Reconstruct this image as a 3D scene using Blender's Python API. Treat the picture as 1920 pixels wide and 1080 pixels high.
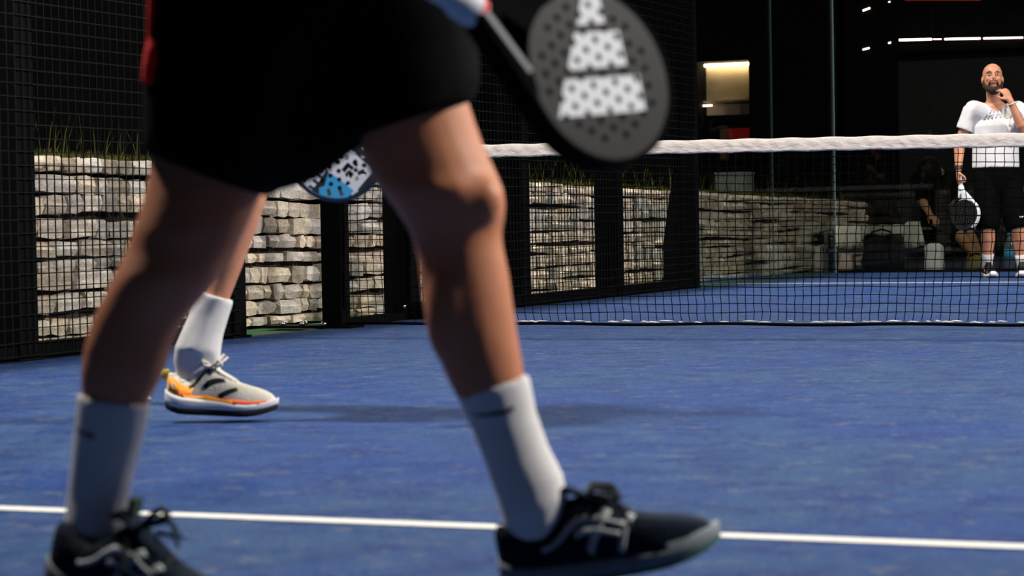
import bpy, bmesh, math, random
from math import sin, cos, pi, radians, sqrt
from mathutils import Vector as V, Matrix
from mathutils.bvhtree import BVHTree

scene = bpy.context.scene
COL = scene.collection
for o in list(bpy.data.objects):
    bpy.data.objects.remove(o)
rng = random.Random(7)

# ------------------------------------------------------------------ camera
# court frame: X along the net, Y along the court (net at 0), Z up, metres
CAM = V((0.4595, -10.7194, 0.5422))
YAW, PITCH, ROLL, FPX = 0.3959, -0.02959, -0.0173, 4387.6
Fw = V((-sin(YAW) * cos(PITCH), cos(YAW) * cos(PITCH), sin(PITCH)))
R0 = V((cos(YAW), sin(YAW), 0))
U0 = R0.cross(Fw)
Rt = cos(ROLL) * R0 + sin(ROLL) * U0
Up = -sin(ROLL) * R0 + cos(ROLL) * U0
cd = bpy.data.cameras.new('camera')
cam = bpy.data.objects.new('camera', cd)
COL.objects.link(cam)
cam.matrix_world = Matrix((
    (Rt.x, Up.x, -Fw.x, CAM.x), (Rt.y, Up.y, -Fw.y, CAM.y), (Rt.z, Up.z, -Fw.z, CAM.z), (0, 0, 0, 1)))
cd.sensor_width = 36.0
cd.lens = FPX / 1920 * 36
cd.clip_start, cd.clip_end = 0.1, 200
cd.dof.use_dof = True
cd.dof.focus_distance = 13.0
cd.dof.aperture_fstop = 5.6
scene.camera = cam
HR = V((cos(YAW), sin(YAW), 0))          # level right of the viewer
HF = V((-sin(YAW), cos(YAW), 0))         # level forward
Z = V((0, 0, 1))

# ------------------------------------------------------------------ light
world = bpy.data.worlds.new('night')
scene.world = world
world.use_nodes = True
bg = world.node_tree.nodes['Background']
bg.inputs[0].default_value = (0.5, 0.45, 0.42, 1)
bg.inputs[1].default_value = 0.006
scene.view_settings.view_transform = 'Standard'
scene.view_settings.look = 'None'
scene.view_settings.exposure = 0.0
scene.view_settings.gamma = 1.0
scene.view_settings.use_curve_mapping = False


def floodlight(x, y, z, tx, ty, power, size=0.45):
    ld = bpy.data.lights.new('court_floodlight', 'AREA')
    ld.shape = 'RECTANGLE'; ld.size = size * 1.4; ld.size_y = size
    ld.energy = power; ld.color = (1.0, 0.95, 0.88)
    o = bpy.data.objects.new('court_floodlight', ld)
    o.location = (x, y, z)
    d = V((tx, ty, 0)) - V((x, y, z))
    o.rotation_euler = d.to_track_quat('-Z', 'Y').to_euler()
    COL.objects.link(o)


floodlight(-5.3, -5.8, 6.0, 0.5, -3.0, 620)
floodlight(5.3, -4.2, 6.0, -1.2, -5.4, 1080)
floodlight(-5.3, 5.8, 6.0, 0.5, 3.0, 650)
floodlight(5.3, 5.8, 6.0, -3.5, 2.5, 950)


# ------------------------------------------------------------------ helpers
def P(x, y, D):
    """world point seen at photo pixel (x, y), D metres along the view axis"""
    return CAM + Fw * D + Rt * ((x - 960) / FPX * D) + Up * ((540 - y) / FPX * D)


def lin(c):
    def f(u):
        u /= 255
        return u / 12.92 if u <= 0.04045 else ((u + 0.055) / 1.055) ** 2.4
    return tuple(f(u) for u in c) + (1,)


MATS = {}


def mat(name, col, rough=0.7, col2=None, nscale=8, namount=0.0, bump=0.0, bscale=60, metal=0.0,
        spec=0.3, stretch=(1, 1, 1), rand=0.0, coords='Object', emis=None, estr=0, sss=0):
    if name in MATS:
        return MATS[name]
    m = bpy.data.materials.new(name); m.use_nodes = True
    nt = m.node_tree; b = nt.nodes['Principled BSDF']; L = nt.links.new
    c = col if len(col) == 4 else tuple(col) + (1,)
    b.inputs['Base Color'].default_value = c
    b.inputs['Roughness'].default_value = rough
    b.inputs['Metallic'].default_value = metal
    b.inputs['Specular IOR Level'].default_value = spec
    tc = nt.nodes.new('ShaderNodeTexCoord'); mp = nt.nodes.new('ShaderNodeMapping')
    mp.inputs['Scale'].default_value = stretch
    L(tc.outputs[coords], mp.inputs[0])
    colout = None
    if namount > 0:
        n = nt.nodes.new('ShaderNodeTexNoise'); n.inputs['Scale'].default_value = nscale
        n.inputs['Detail'].default_value = 6; n.inputs['Roughness'].default_value = 0.65
        L(mp.outputs[0], n.inputs['Vector'])
        mr = nt.nodes.new('ShaderNodeMapRange')
        mr.inputs[1].default_value = 0.35; mr.inputs[2].default_value = 0.65
        mr.inputs[3].default_value = 0; mr.inputs[4].default_value = namount
        L(n.outputs['Fac'], mr.inputs[0])
        mx = nt.nodes.new('ShaderNodeMix'); mx.data_type = 'RGBA'
        mx.inputs[6].default_value = c
        c2 = col2 if col2 else tuple(u * 0.5 for u in c[:3])
        mx.inputs[7].default_value = tuple(c2[:3]) + (1,)
        L(mr.outputs[0], mx.inputs[0]); colout = mx.outputs[2]
    if rand > 0:
        oi = nt.nodes.new('ShaderNodeObjectInfo')
        hs = nt.nodes.new('ShaderNodeHueSaturation')
        hs.inputs['Color'].default_value = c
        if colout: L(colout, hs.inputs['Color'])
        mr2 = nt.nodes.new('ShaderNodeMapRange')
        mr2.inputs[3].default_value = 1 - rand; mr2.inputs[4].default_value = 1 + rand
        L(oi.outputs['Random'], mr2.inputs[0]); L(mr2.outputs[0], hs.inputs['Value'])
        mm = nt.nodes.new('ShaderNodeMath'); mm.operation = 'MULTIPLY'; mm.inputs[1].default_value = 7.31
        fr = nt.nodes.new('ShaderNodeMath'); fr.operation = 'FRACT'
        L(oi.outputs['Random'], mm.inputs[0]); L(mm.outputs[0], fr.inputs[0])
        mr3 = nt.nodes.new('ShaderNodeMapRange')
        mr3.inputs[3].default_value = 0.5; mr3.inputs[4].default_value = 1.5
        L(fr.outputs[0], mr3.inputs[0]); L(mr3.outputs[0], hs.inputs['Saturation'])
        colout = hs.outputs[0]
    if colout: L(colout, b.inputs['Base Color'])
    if bump > 0:
        n2 = nt.nodes.new('ShaderNodeTexNoise'); n2.inputs['Scale'].default_value = bscale
        n2.inputs['Detail'].default_value = 4
        L(mp.outputs[0], n2.inputs['Vector'])
        bp = nt.nodes.new('ShaderNodeBump'); bp.inputs['Strength'].default_value = bump
        bp.inputs['Distance'].default_value = 0.01
        L(n2.outputs['Fac'], bp.inputs['Height']); L(bp.outputs[0], b.inputs['Normal'])
    if emis:
        b.inputs['Emission Color'].default_value = tuple(emis[:3]) + (1,)
        b.inputs['Emission Strength'].default_value = estr
    if sss:
        b.inputs['Subsurface Weight'].default_value = sss
        b.inputs['Subsurface Radius'].default_value = (0.01, 0.004, 0.002)
    MATS[name] = m
    return m


def tag(o, label=None, cat=None, group=None, kind=None):
    if label: o['label'] = label
    if cat: o['category'] = cat
    if group: o['group'] = group
    if kind: o['kind'] = kind
    return o


def empty(name, loc=(0, 0, 0), label=None, cat=None, group=None):
    o = bpy.data.objects.new(name, None); o.empty_display_size = 0.1
    o.location = loc; COL.objects.link(o)
    return tag(o, label, cat, group)


def link(name, me, m=None, parent=None, smooth=False):
    """link a mesh whose vertices are in world space; parent keeps it there"""
    if m:
        me.materials.clear(); me.materials.append(m)
    if smooth:
        for p in me.polygons: p.use_smooth = True
    o = bpy.data.objects.new(name, me); COL.objects.link(o)
    if parent:
        o.parent = parent
        bpy_matrix = Matrix.Identity(4)
        q = parent; chain = []
        while q: chain.append(q); q = q.parent
        W = Matrix.Identity(4)
        for q in reversed(chain):
            W = W @ q.matrix_parent_inverse @ Matrix.LocRotScale(q.location, q.rotation_euler, q.scale)
        o.matrix_parent_inverse = W.inverted()
    return o


def build(name, bm, m=None, parent=None, smooth=False):
    bmesh.ops.recalc_face_normals(bm, faces=bm.faces[:])
    me = bpy.data.meshes.new(name); bm.to_mesh(me); bm.free()
    return link(name, me, m, parent, smooth)


def box(bm, c, s, rot=None):
    """box centre c, full sizes s"""
    vs = []
    for dx in (-.5, .5):
        for dy in (-.5, .5):
            for dz in (-.5, .5):
                p = V((dx * s[0], dy * s[1], dz * s[2]))
                if rot: p = rot @ p
                vs.append(bm.verts.new(V(c) + p))
    for f in ((0, 1, 3, 2), (4, 6, 7, 5), (0, 4, 5, 1), (2, 3, 7, 6), (0, 2, 6, 4), (1, 5, 7, 3)):
        bm.faces.new([vs[i] for i in f])


def loft(bm, rings, cap=True):
    rr = [[bm.verts.new(p) for p in r] for r in rings]
    n = len(rr[0])
    for a, b in zip(rr, rr[1:]):
        for i in range(n):
            bm.faces.new((a[i], a[(i + 1) % n], b[(i + 1) % n], b[i]))
    if cap:
        for r in (rr[0], rr[-1]):
            c = V((0, 0, 0))
            for v in r: c += v.co
            cv = bm.verts.new(c / n)
            for i in range(n): bm.faces.new((r[i], r[(i + 1) % n], cv))


def tube(bm, pts, rads, n=10, side=None, ratio=1.0, rounded=True):
    """loft along pts; radius across `side` is r, across the other axis r*ratio"""
    pts = [V(p) for p in pts]
    if not hasattr(rads, '__len__'): rads = [rads] * len(pts)
    if not hasattr(ratio, '__len__'): ratio = [ratio] * len(pts)
    rings = []
    ref = side
    N = len(pts)
    for i, p in enumerate(pts):
        t = (pts[min(i + 1, N - 1)] - pts[max(i - 1, 0)]).normalized()
        if ref is None:
            ref = t.orthogonal()
        s = (ref - t * ref.dot(t))
        if s.length < 1e-5: s = t.orthogonal()
        s.normalize()
        if side is None: ref = s
        d = t.cross(s)
        mk = lambda c, k: [c + (s * cos(2 * pi * j / n) + d * (sin(2 * pi * j / n) * ratio[i])) * (rads[i] * k)
                           for j in range(n)]
        if rounded and i == 0:
            rings.append(mk(p - t * rads[i] * 0.8, 0.45)); rings.append(mk(p - t * rads[i] * 0.45, 0.85))
        rings.append(mk(p, 1))
        if rounded and i == N - 1:
            rings.append(mk(p + t * rads[i] * 0.45, 0.85)); rings.append(mk(p + t * rads[i] * 0.8, 0.45))
    loft(bm, rings)


def ellipsoid(bm, c, ax, n=14, m=9):
    """ax: three axis vectors with their radii as lengths"""
    rings = []
    for i in range(1, m):
        th = pi * i / m
        rings.append([V(c) + ax[2] * cos(th) + (ax[0] * cos(2 * pi * j / n) + ax[1] * sin(2 * pi * j / n)) * sin(th)
                      for j in range(n)])
    loft(bm, rings)


def ring_px(xl, yl, xr, yr, D, rd, n=20, sq=1.0):
    a, b = P(xl, yl, D), P(xr, yr, D)
    c = (a + b) / 2; h = (b - a) / 2
    out = []
    for j in range(n):
        t = 2 * pi * j / n
        ct, st = cos(t), sin(t)
        ct = math.copysign(abs(ct) ** sq, ct); st = math.copysign(abs(st) ** sq, st)
        out.append(c + h * ct + HF * (rd * st))
    return out


def loft_px(bm, st, n=20, k=0.95, sq=1.0):
    """st: (xl, yl, xr, yr, D[, rd])"""
    rings = []
    for s in st:
        w = (P(s[2], s[3], s[4]) - P(s[0], s[1], s[4])).length / 2
        rings.append(ring_px(s[0], s[1], s[2], s[3], s[4], s[5] if len(s) > 5 else w * k, n, sq))
    loft(bm, rings)


def remesh(bm, voxel, it=4, factor=0.5):
    bmesh.ops.recalc_face_normals(bm, faces=bm.faces[:])
    me = bpy.data.meshes.new('tmp'); bm.to_mesh(me); bm.free()
    o = bpy.data.objects.new('tmp', me); COL.objects.link(o)
    md = o.modifiers.new('r', 'REMESH'); md.mode = 'VOXEL'; md.voxel_size = voxel
    if it:
        ms = o.modifiers.new('s', 'SMOOTH'); ms.factor = factor; ms.iterations = it
    dg = bpy.context.evaluated_depsgraph_get(); dg.update()
    out = bpy.data.meshes.new_from_object(o.evaluated_get(dg))
    bpy.data.objects.remove(o); bpy.data.meshes.remove(me)
    return out


def curve_plate(splines, half, bevel=0.0):
    """2D outline with holes -> solid plate mesh in local XY, thickness 2*half"""
    cu = bpy.data.curves.new('tmp', 'CURVE'); cu.dimensions = '2D'; cu.fill_mode = 'BOTH'
    cu.extrude = half - bevel; cu.bevel_depth = bevel; cu.bevel_resolution = 2; cu.offset = -bevel
    for pts in splines:
        s = cu.splines.new('POLY'); s.points.add(len(pts) - 1); s.use_cyclic_u = True
        for i, p in enumerate(pts): s.points[i].co = (p[0], p[1], 0, 1)
    o = bpy.data.objects.new('tmp', cu); COL.objects.link(o)
    dg = bpy.context.evaluated_depsgraph_get(); dg.update()
    me = bpy.data.meshes.new_from_object(o.evaluated_get(dg))
    bpy.data.objects.remove(o); bpy.data.curves.remove(cu)
    return me


def bvh(o):
    me = o.data; W = Matrix.Identity(4)
    return BVHTree.FromPolygons([v.co.copy() for v in me.vertices], [p.vertices[:] for p in me.polygons])


def strip_on(name, tree, pts, widths, m, parent, D, lift=0.002, seg=6):
    """a raised flat band lying on a surface; pts are where it runs as seen in the photo"""
    bm = bmesh.new(); rows = []
    n = len(pts)
    fine = []
    for i in range(n - 1):
        for k in range(seg):
            t = k / seg
            fine.append((pts[i][0] * (1 - t) + pts[i + 1][0] * t, pts[i][1] * (1 - t) + pts[i + 1][1] * t,
                         widths[i] * (1 - t) + widths[i + 1] * t))
    fine.append((pts[-1][0], pts[-1][1], widths[-1]))
    for i, (x, y, w) in enumerate(fine):
        a = fine[max(i - 1, 0)]; b = fine[min(i + 1, len(fine) - 1)]
        dx, dy = b[0] - a[0], b[1] - a[1]; l = math.hypot(dx, dy) or 1
        nx, ny = -dy / l, dx / l
        row = []
        for s in (-.5, 0, .5):
            px, py = x + nx * w * s, y + ny * w * s
            d = (P(px, py, D) - CAM).normalized()
            h = tree.ray_cast(CAM, d)
            if h[0] is None: break
            row.append((h[0], h[1] if h[1].dot(d) < 0 else -h[1]))
        if len(row) == 3: rows.append(row)
    if len(rows) < 2:
        bm.free(); return None
    top = [[bm.verts.new(p + q * lift) for p, q in r] for r in rows]
    bot = [[bm.verts.new(p - q * lift) for p, q in r] for r in rows]
    for i in range(len(rows) - 1):
        for j in range(2):
            bm.faces.new((top[i][j], top[i][j + 1], top[i + 1][j + 1], top[i + 1][j]))
            bm.faces.new((bot[i][j], bot[i + 1][j], bot[i + 1][j + 1], bot[i][j + 1]))
        bm.faces.new((top[i][0], top[i + 1][0], bot[i + 1][0], bot[i][0]))
        bm.faces.new((top[i][2], bot[i][2], bot[i + 1][2], top[i + 1][2]))
    for e in (0, -1):
        bm.faces.new((top[e][0], top[e][1], bot[e][1], bot[e][0]))
        bm.faces.new((top[e][1], top[e][2], bot[e][2], bot[e][1]))
    return build(name, bm, m, parent, True)


# ------------------------------------------------------------------ materials
def turf_material():
    m = bpy.data.materials.new('blue_turf'); m.use_nodes = True
    nt = m.node_tree; b = nt.nodes['Principled BSDF']; L = nt.links.new
    tc = nt.nodes.new('ShaderNodeTexCoord')

    def noise(scale, lo, hi, detail=8, rough=0.7, st=(1, 1, 1)):
        mp = nt.nodes.new('ShaderNodeMapping'); mp.inputs['Scale'].default_value = st
        mp.inputs['Rotation'].default_value = (0, 0, -YAW)
        L(tc.outputs['Object'], mp.inputs[0])
        n = nt.nodes.new('ShaderNodeTexNoise'); n.inputs['Scale'].default_value = scale
        n.inputs['Detail'].default_value = detail; n.inputs['Roughness'].default_value = rough
        L(mp.outputs[0], n.inputs['Vector'])
        r = nt.nodes.new('ShaderNodeMapRange'); r.inputs[1].default_value = lo; r.inputs[2].default_value = hi
        L(n.outputs['Fac'], r.inputs[0]); return r.outputs[0]

    def mix(f, a, c2, amt=1.0):
        mx = nt.nodes.new('ShaderNodeMix'); mx.data_type = 'RGBA'
        ml = nt.nodes.new('ShaderNodeMath'); ml.operation = 'MULTIPLY'; ml.inputs[1].default_value = amt
        L(f, ml.inputs[0]); L(ml.outputs[0], mx.inputs[0])
        if isinstance(a, tuple): mx.inputs[6].default_value = a
        else: L(a, mx.inputs[6])
        mx.inputs[7].default_value = c2
        return mx.outputs[2]
    blue = (0.007, 0.044, 0.200, 1); pale = (0.027, 0.075, 0.160, 1); sand = (0.135, 0.155, 0.17, 1); deep = (0.004, 0.022, 0.125, 1)
    c = mix(noise(1.1, .36, .60, 5, .6), blue, pale, .75)           # sand spread over the pile
    c = mix(noise(6, .46, .60, 6, .7), c, deep, .80)
    c = mix(noise(8.5, .545, .66, 6, .75), c, sand, .60)
    c = mix(noise(34, .50, .68, 5, .7), c, sand, .35)
    c = mix(noise(120, .45, .62, 3, .6), c, deep, .5)
    c = mix(noise(160, .52, .66, 3, .6), c, sand, .6)
    L(c, b.inputs['Base Color'])
    b.inputs['Roughness'].default_value = 0.9; b.inputs['Specular IOR Level'].default_value = 0.1
    n = nt.nodes.new('ShaderNodeTexNoise'); n.inputs['Scale'].default_value = 260
    L(tc.outputs['Object'], n.inputs['Vector'])
    bp = nt.nodes.new('ShaderNodeBump'); bp.inputs['Strength'].default_value = 0.5; bp.inputs['Distance'].default_value = 0.008
    L(n.outputs['Fac'], bp.inputs['Height']); L(bp.outputs[0], b.inputs['Normal'])
    return m


def glass_material():
    m = bpy.data.materials.new('court_glass'); m.use_nodes = True
    nt = m.node_tree; L = nt.links.new
    for n in list(nt.nodes): nt.nodes.remove(n)
    out = nt.nodes.new('ShaderNodeOutputMaterial')
    tr = nt.nodes.new('ShaderNodeBsdfTransparent'); tr.inputs[0].default_value = (0.75, 0.77, 0.76, 1)
    gl = nt.nodes.new('ShaderNodeBsdfGlossy'); gl.inputs['Roughness'].default_value = 0.0
    gl.inputs['Color'].default_value = (0.8, 0.85, 0.85, 1)
    fr = nt.nodes.new('ShaderNodeFresnel')
    ge = nt.nodes.new('ShaderNodeNewGeometry'); mr = nt.nodes.new('ShaderNodeMapRange')
    mr.inputs[3].default_value = 1.45; mr.inputs[4].default_value = 1 / 1.45      # same reflectance on both faces
    L(ge.outputs['Backfacing'], mr.inputs[0]); L(mr.outputs[0], fr.inputs[0])
    mx = nt.nodes.new('ShaderNodeMixShader')
    L(fr.outputs[0], mx.inputs[0]); L(tr.outputs[0], mx.inputs[1]); L(gl.outputs[0], mx.inputs[2])
    L(mx.outputs[0], out.inputs[0])
    return m


M_turf = turf_material()
M_glass = glass_material()
M_line = mat('line_paint', (0.80, 0.77, 0.70), .8, (0.5, 0.52, 0.55), 60, .5)
M_black = mat('black_steel', (0.0016, 0.0016, 0.0018), .6, (0.0025, 0.0025, 0.0028), 6, .4, spec=.05)
M_wire = mat('wire_coating', (0.0035, 0.005, 0.005), .4, (0.006, 0.008, 0.008), 20, .5, spec=.12)
M_bolt = mat('zinc_bolt', (0.62, 0.60, 0.58), .25, metal=1.0, namount=.3, nscale=30)
M_stone = mat('limestone', (0.72, 0.66, 0.58), .9, (0.36, 0.28, 0.21), 9, .85, bump=.6, bscale=26, rand=.28)
M_mortar = mat('earth_joint', (0.035, 0.025, 0.018), 1, (0.012, 0.009, 0.007), 14, .8, bump=.6, bscale=30)
M_grass = mat('bank_grass', (0.105, 0.095, 0.02), .9, (0.02, 0.042, 0.008), 5, .9, spec=.03)
M_strip = mat('green_turf', (0.015, 0.085, 0.02), .95, (0.006, 0.03, 0.008), 60, .8, bump=.5, bscale=150)
M_soil = mat('dark_soil', (0.005, 0.0045, 0.003), 1, (0.003, 0.0025, 0.002), 10, .8, spec=.02)
M_pave = mat('dark_paving', (0.03, 0.028, 0.026), .9, (0.015, 0.014, 0.013), 12, .8)
M_curb = mat('court_curb', (0.10, 0.085, 0.06), .9, (0.03, 0.03, 0.02), 25, .8)
M_net = mat('net_cord', (0.0015, 0.0015, 0.0016), .8, (0.003, 0.003, 0.003), 40, .4, spec=.03)
M_tape = mat('net_tape', (0.78, 0.70, 0.65), .8, (0.55, 0.50, 0.49), 22, .7, bump=.5, bscale=40, stretch=(1, 1, 2.5))
M_white = mat('white_tie', (0.8, 0.78, 0.75), .8, namount=.2)
M_skin = mat('skin', (0.53, 0.20, 0.095), .55, (0.43, 0.145, 0.065), 9, .6, bump=.06, bscale=180, spec=.35)
M_skin2 = mat('skin_tan', (0.58, 0.27, 0.16), .5, (0.45, 0.17, 0.10), 14, .6, spec=.35)
M_shorts = mat('black_polyester', (0.0016, 0.0016, 0.0018), .8, (0.003, 0.003, 0.0032), 12, .5, bump=.3, bscale=14, spec=.04)
M_red = mat('red_fabric', (0.95, 0.006, 0.004), .9, (0.8, 0.004, 0.003), 20, .5, bump=.3, bscale=50)
M_mark = mat('black_print', (0.012, 0.012, 0.014), .7, namount=.2)
M_navy = mat('navy_knit', (0.0055, 0.014, 0.030), .8, (0.003, 0.006, 0.012), 18, .8, bump=.4, bscale=220, spec=.08)
M_navy_rub = mat('grey_midsole', (0.20, 0.23, 0.25), .6, (0.05, 0.06, 0.07), 7, .7)
M_green = mat('green_sole', (0.03, 0.16, 0.03), .6, (0.01, 0.05, 0.015), 30, .5)
M_grey_logo = mat('grey_logo', (0.42, 0.45, 0.45), .5, (0.25, 0.28, 0.29), 60, .6)
M_lace = mat('black_lace', (0.008, 0.011, 0.014), .8, (0.02, 0.022, 0.024), 80, .5)
M_cream = mat('cream_mesh', (0.74, 0.70, 0.60), .75, (0.60, 0.56, 0.47), 25, .6, bump=.3, bscale=200)
M_orange = mat('orange_panel', (0.85, 0.33, 0.02), .6, (0.8, 0.18, 0.02), 12, .5)
M_yellow = mat('yellow_tab', (0.85, 0.60, 0.05), .6, namount=.2)
M_redtrim = mat('red_trim', (0.85, 0.07, 0.03), .6, (0.9, 0.2, 0.03), 20, .6)
M_foam = mat('white_foam', (0.78, 0.77, 0.80), .6, (0.6, 0.6, 0.64), 20, .5)
M_rubber = mat('black_rubber', (0.010, 0.008, 0.006), .8, (0.02, 0.015, 0.01), 20, .5)
M_shirt = mat('white_cotton', (0.78, 0.77, 0.78), .85, (0.70, 0.69, 0.71), 8, .5, bump=.35, bscale=9)
M_print = mat('grey_print', (0.45, 0.42, 0.47), .8, (0.58, 0.55, 0.60), 30, .7)
M_lime = mat('lime_print', (0.55, 0.75, 0.25), .8, namount=.2)
M_beard = mat('dark_beard', (0.022, 0.011, 0.008), .9, (0.06, 0.03, 0.02), 60, .6, bump=.6, bscale=200)
M_hair = mat('dark_hair', (0.015, 0.010, 0.007), .7, (0.04, 0.025, 0.015), 80, .6, bump=.5, bscale=150)
M_eye = mat('eye_white', (0.6, 0.57, 0.54), .3, namount=.1)
M_iris = mat('iris', (0.02, 0.014, 0.01), .2, namount=.2)
M_lip = mat('lips', (0.42, 0.13, 0.10), .5, namount=.3)
M_dark = mat('dark_cloth', (0.004, 0.004, 0.004), .9, (0.008, 0.007, 0.007), 15, .6, bump=.3, bscale=20, spec=.1)


def sock_material(name, col, axis_scale=95):
    m = mat(name, col, .9, tuple(u * .82 for u in col), 14, .5)
    nt = m.node_tree; L = nt.links.new
    w = nt.nodes.new('ShaderNodeTexWave'); w.wave_type = 'BANDS'; w.bands_direction = 'X'
    w.inputs['Scale'].default_value = axis_scale; w.inputs['Distortion'].default_value = 1.0
    tc = nt.nodes.new('ShaderNodeTexCoord'); mp = nt.nodes.new('ShaderNodeMapping')
    mp.inputs['Rotation'].default_value = (0, 0, -YAW)
    L(tc.outputs['Object'], mp.inputs[0]); L(mp.outputs[0], w.inputs['Vector'])
    bp = nt.nodes.new('ShaderNodeBump'); bp.inputs['Strength'].default_value = .35; bp.inputs['Distance'].default_value = .004
    L(w.outputs['Fac'], bp.inputs['Height']); L(bp.outputs[0], nt.nodes['Principled BSDF'].inputs['Normal'])
    return m


M_sock = sock_material('ribbed_sock', (0.74, 0.72, 0.71))


# ------------------------------------------------------------------ setting: ground
def slab(name, x0, x1, y0, y1, z0, z1, m, kind='structure', parent=None):
    bm = bmesh.new(); box(bm, ((x0 + x1) / 2, (y0 + y1) / 2, (z0 + z1) / 2), (x1 - x0, y1 - y0, z1 - z0))
    o = build(name, bm, m, parent)
    if kind: o['kind'] = kind
    return o


fl = slab('floor', -5.0, 5.0, -12.5, 10.0, -0.1, 0.0, M_turf)
slab('trim_1', -5.0, 5.0, -6.975, -6.925, -0.002, 0.0022, M_line)          # near service line
slab('trim_2', -5.0, 5.0, 6.925, 6.975, -0.002, 0.0022, M_line)            # far service line
slab('trim_3', -0.025, 0.025, -6.925, 6.925, -0.002, 0.002, M_line)        # centre line
slab('floor_2', -5.55, -5.08, -8, 12.9, -0.1, -0.012, M_strip)             # green strip between fence and wall
slab('trim_4', -5.08, -5.0, -8, 10.1, -0.1, -0.003, M_curb)                # court kerb
slab('floor_3', -16, 16, 10.0, 40, -0.14, -0.02, M_pave)                   # paving beyond the end glass
slab('floor_4', 5.0, 16, -14, 10.0, -0.14, -0.02, M_pave)
slab('floor_5', -16, -5.55, -14, 40, -0.14, -0.03, M_soil)


# ------------------------------------------------------------------ dry stone wall
WX = -5.5


def wall_h(y):
    return 0.878 - (y + 1.9) * 0.0142


wall = tag(slab('wall_left', WX - 0.42, WX - 0.045, -5.2, 13.2, -0.03, 0.62, M_mortar), kind='structure')
stone_meshes = []
for k in range(12):
    bm = bmesh.new(); r = random.Random(k + 40)
    bmesh.ops.create_cube(bm, size=1.0)
    bmesh.ops.subdivide_edges(bm, edges=bm.edges[:], cuts=1, use_grid_fill=True)
    for v in bm.verts:
        q = v.co.copy(); n = sum(1 for u in q if abs(u) > .4)
        if n == 3: v.co = V((q.x * .80, q.y * .93, q.z * .93))
        elif n == 2: v.co = V((q.x * .90, q.y * .99, q.z * .99))
        v.co += V((r.uniform(-.06, .06), r.uniform(-.045, .045), r.uniform(-.06, .06)))
    me = bpy.data.meshes.new('stone'); bm.to_mesh(me); bm.free()
    me.materials.append(M_stone)
    stone_meshes.append(me)
rows = [.045, .075, .077, .09, .052, .07, .086, .086, .086, .064]       # bottom to top
gap = .017
tot = sum(rows) + gap * len(rows)
stones = []
for ri, rh in enumerate(rows):
    z0 = (sum(rows[:ri]) + gap * ri) / tot
    z1 = (sum(rows[:ri]) + gap * ri + rh) / tot
    y = -5.0 + rng.random() * .1
    ph = rng.random() * 6
    while y < 13.0:
        w = rng.uniform(.10, .21) * (1.2 if rh > .08 else 1) * (rng.choice((.6, 1, 1, 1.4)))
        yc = y + w / 2
        h = wall_h(yc)
        wob = .010 * sin(yc * 1.7 + ph) + .006 * sin(yc * 4.1 + ph * 2)
        zc = (z0 + z1) / 2 * h + wob * (1 if 0 < ri < 9 else .4)
        hh = (z1 - z0) * h * rng.uniform(.86, 1.08)
        stones.append((V((WX - .05 + rng.uniform(-.010, .010), yc, zc)), V((.13, max(w - .012, .05), hh * 1.04)),
                       rng.uniform(-.035, .035), rng.randrange(12)))
        y += w + rng.uniform(.0, .012)


def size_px(s):
    d = s[0] - CAM; D = d.dot(Fw); x = 960 + FPX * d.dot(Rt) / D
    if x < 60 or x > 1640: return 0
    return s[1].y * s[1].z / D ** 2


stones.sort(key=size_px, reverse=True)
for c, s, rot, k in stones[:300]:
    o = bpy.data.objects.new('stone', stone_meshes[k]); COL.objects.link(o)
    o.parent = wall; o.location = c; o.scale = s; o.rotation_euler = (rot, 0, rot)
verts, faces, off = [], [], 0
M_stone_far = M_stone
for c, s, rot, k in stones[300:]:
    me = stone_meshes[k]; R = Matrix.Rotation(rot, 3, 'X')
    for v in me.vertices: verts.append(tuple(c + R @ V((v.co.x * s.x, v.co.y * s.y, v.co.z * s.z))))
    for p in me.polygons: faces.append([off + i for i in p.vertices])
    off += len(me.vertices)
me = bpy.data.meshes.new('stones'); me.from_pydata(verts, [], faces)
link('stones', me, M_stone, wall)['kind'] = 'stuff'

# bank behind the wall with rough grass
bm = bmesh.new()
prof = [(WX - .13, .955), (WX - .13, .975), (WX - .5, 1.0), (WX - 2, 1.2), (WX - 6, 1.5), (WX - 6, -.2), (WX - .43, -.2), (WX - .43, .955)]
for ys in [(-5.2, 13.2)]:
    rg = []
    for yy in (ys[0], 0, ys[1]):
        hh = wall_h(yy)
        rg.append([V((x, yy, zz * hh if zz > 0 else zz)) for x, zz in prof])
    loft(bm, rg)
tag(build('bank', bm, M_soil), 'dark earth bank rising behind the dry stone wall', 'bank')
bm = bmesh.new()
for i in range(15000):
    yy = rng.uniform(-5, 12.8); u = rng.random() ** 3
    x = WX - .09 - u * 1.1
    z = wall_h(yy) * (.97 + u * .06)
    tall = rng.random() < .03
    hgt = rng.uniform(.12, .28) if tall else rng.uniform(.03, .08)
    wd = .004 if tall else rng.uniform(.004, .009)
    a = rng.uniform(0, pi); d = V((cos(a), sin(a), 0)) * wd
    lean = V((rng.uniform(-.4, .4), rng.uniform(-.4, .4), 0)) * hgt
    b0 = V((x, yy, z - .02))
    v = [bm.verts.new(p) for p in (b0 - d, b0 + d, b0 + lean * .4 + V((0, 0, hgt * .6)) + d * .6,
                                   b0 + lean * .4 + V((0, 0, hgt * .6)) - d * .6, b0 + lean + V((0, 0, hgt)))]
    bm.faces.new(v[:4]); bm.faces.new((v[3], v[2], v[4]))
me = bpy.data.meshes.new('bank_grass'); bm.to_mesh(me); bm.free()
tag(link('bank_grass', me, M_grass), 'rough yellow-green grass along the top of the stone wall', 'grass', kind='stuff')

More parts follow.
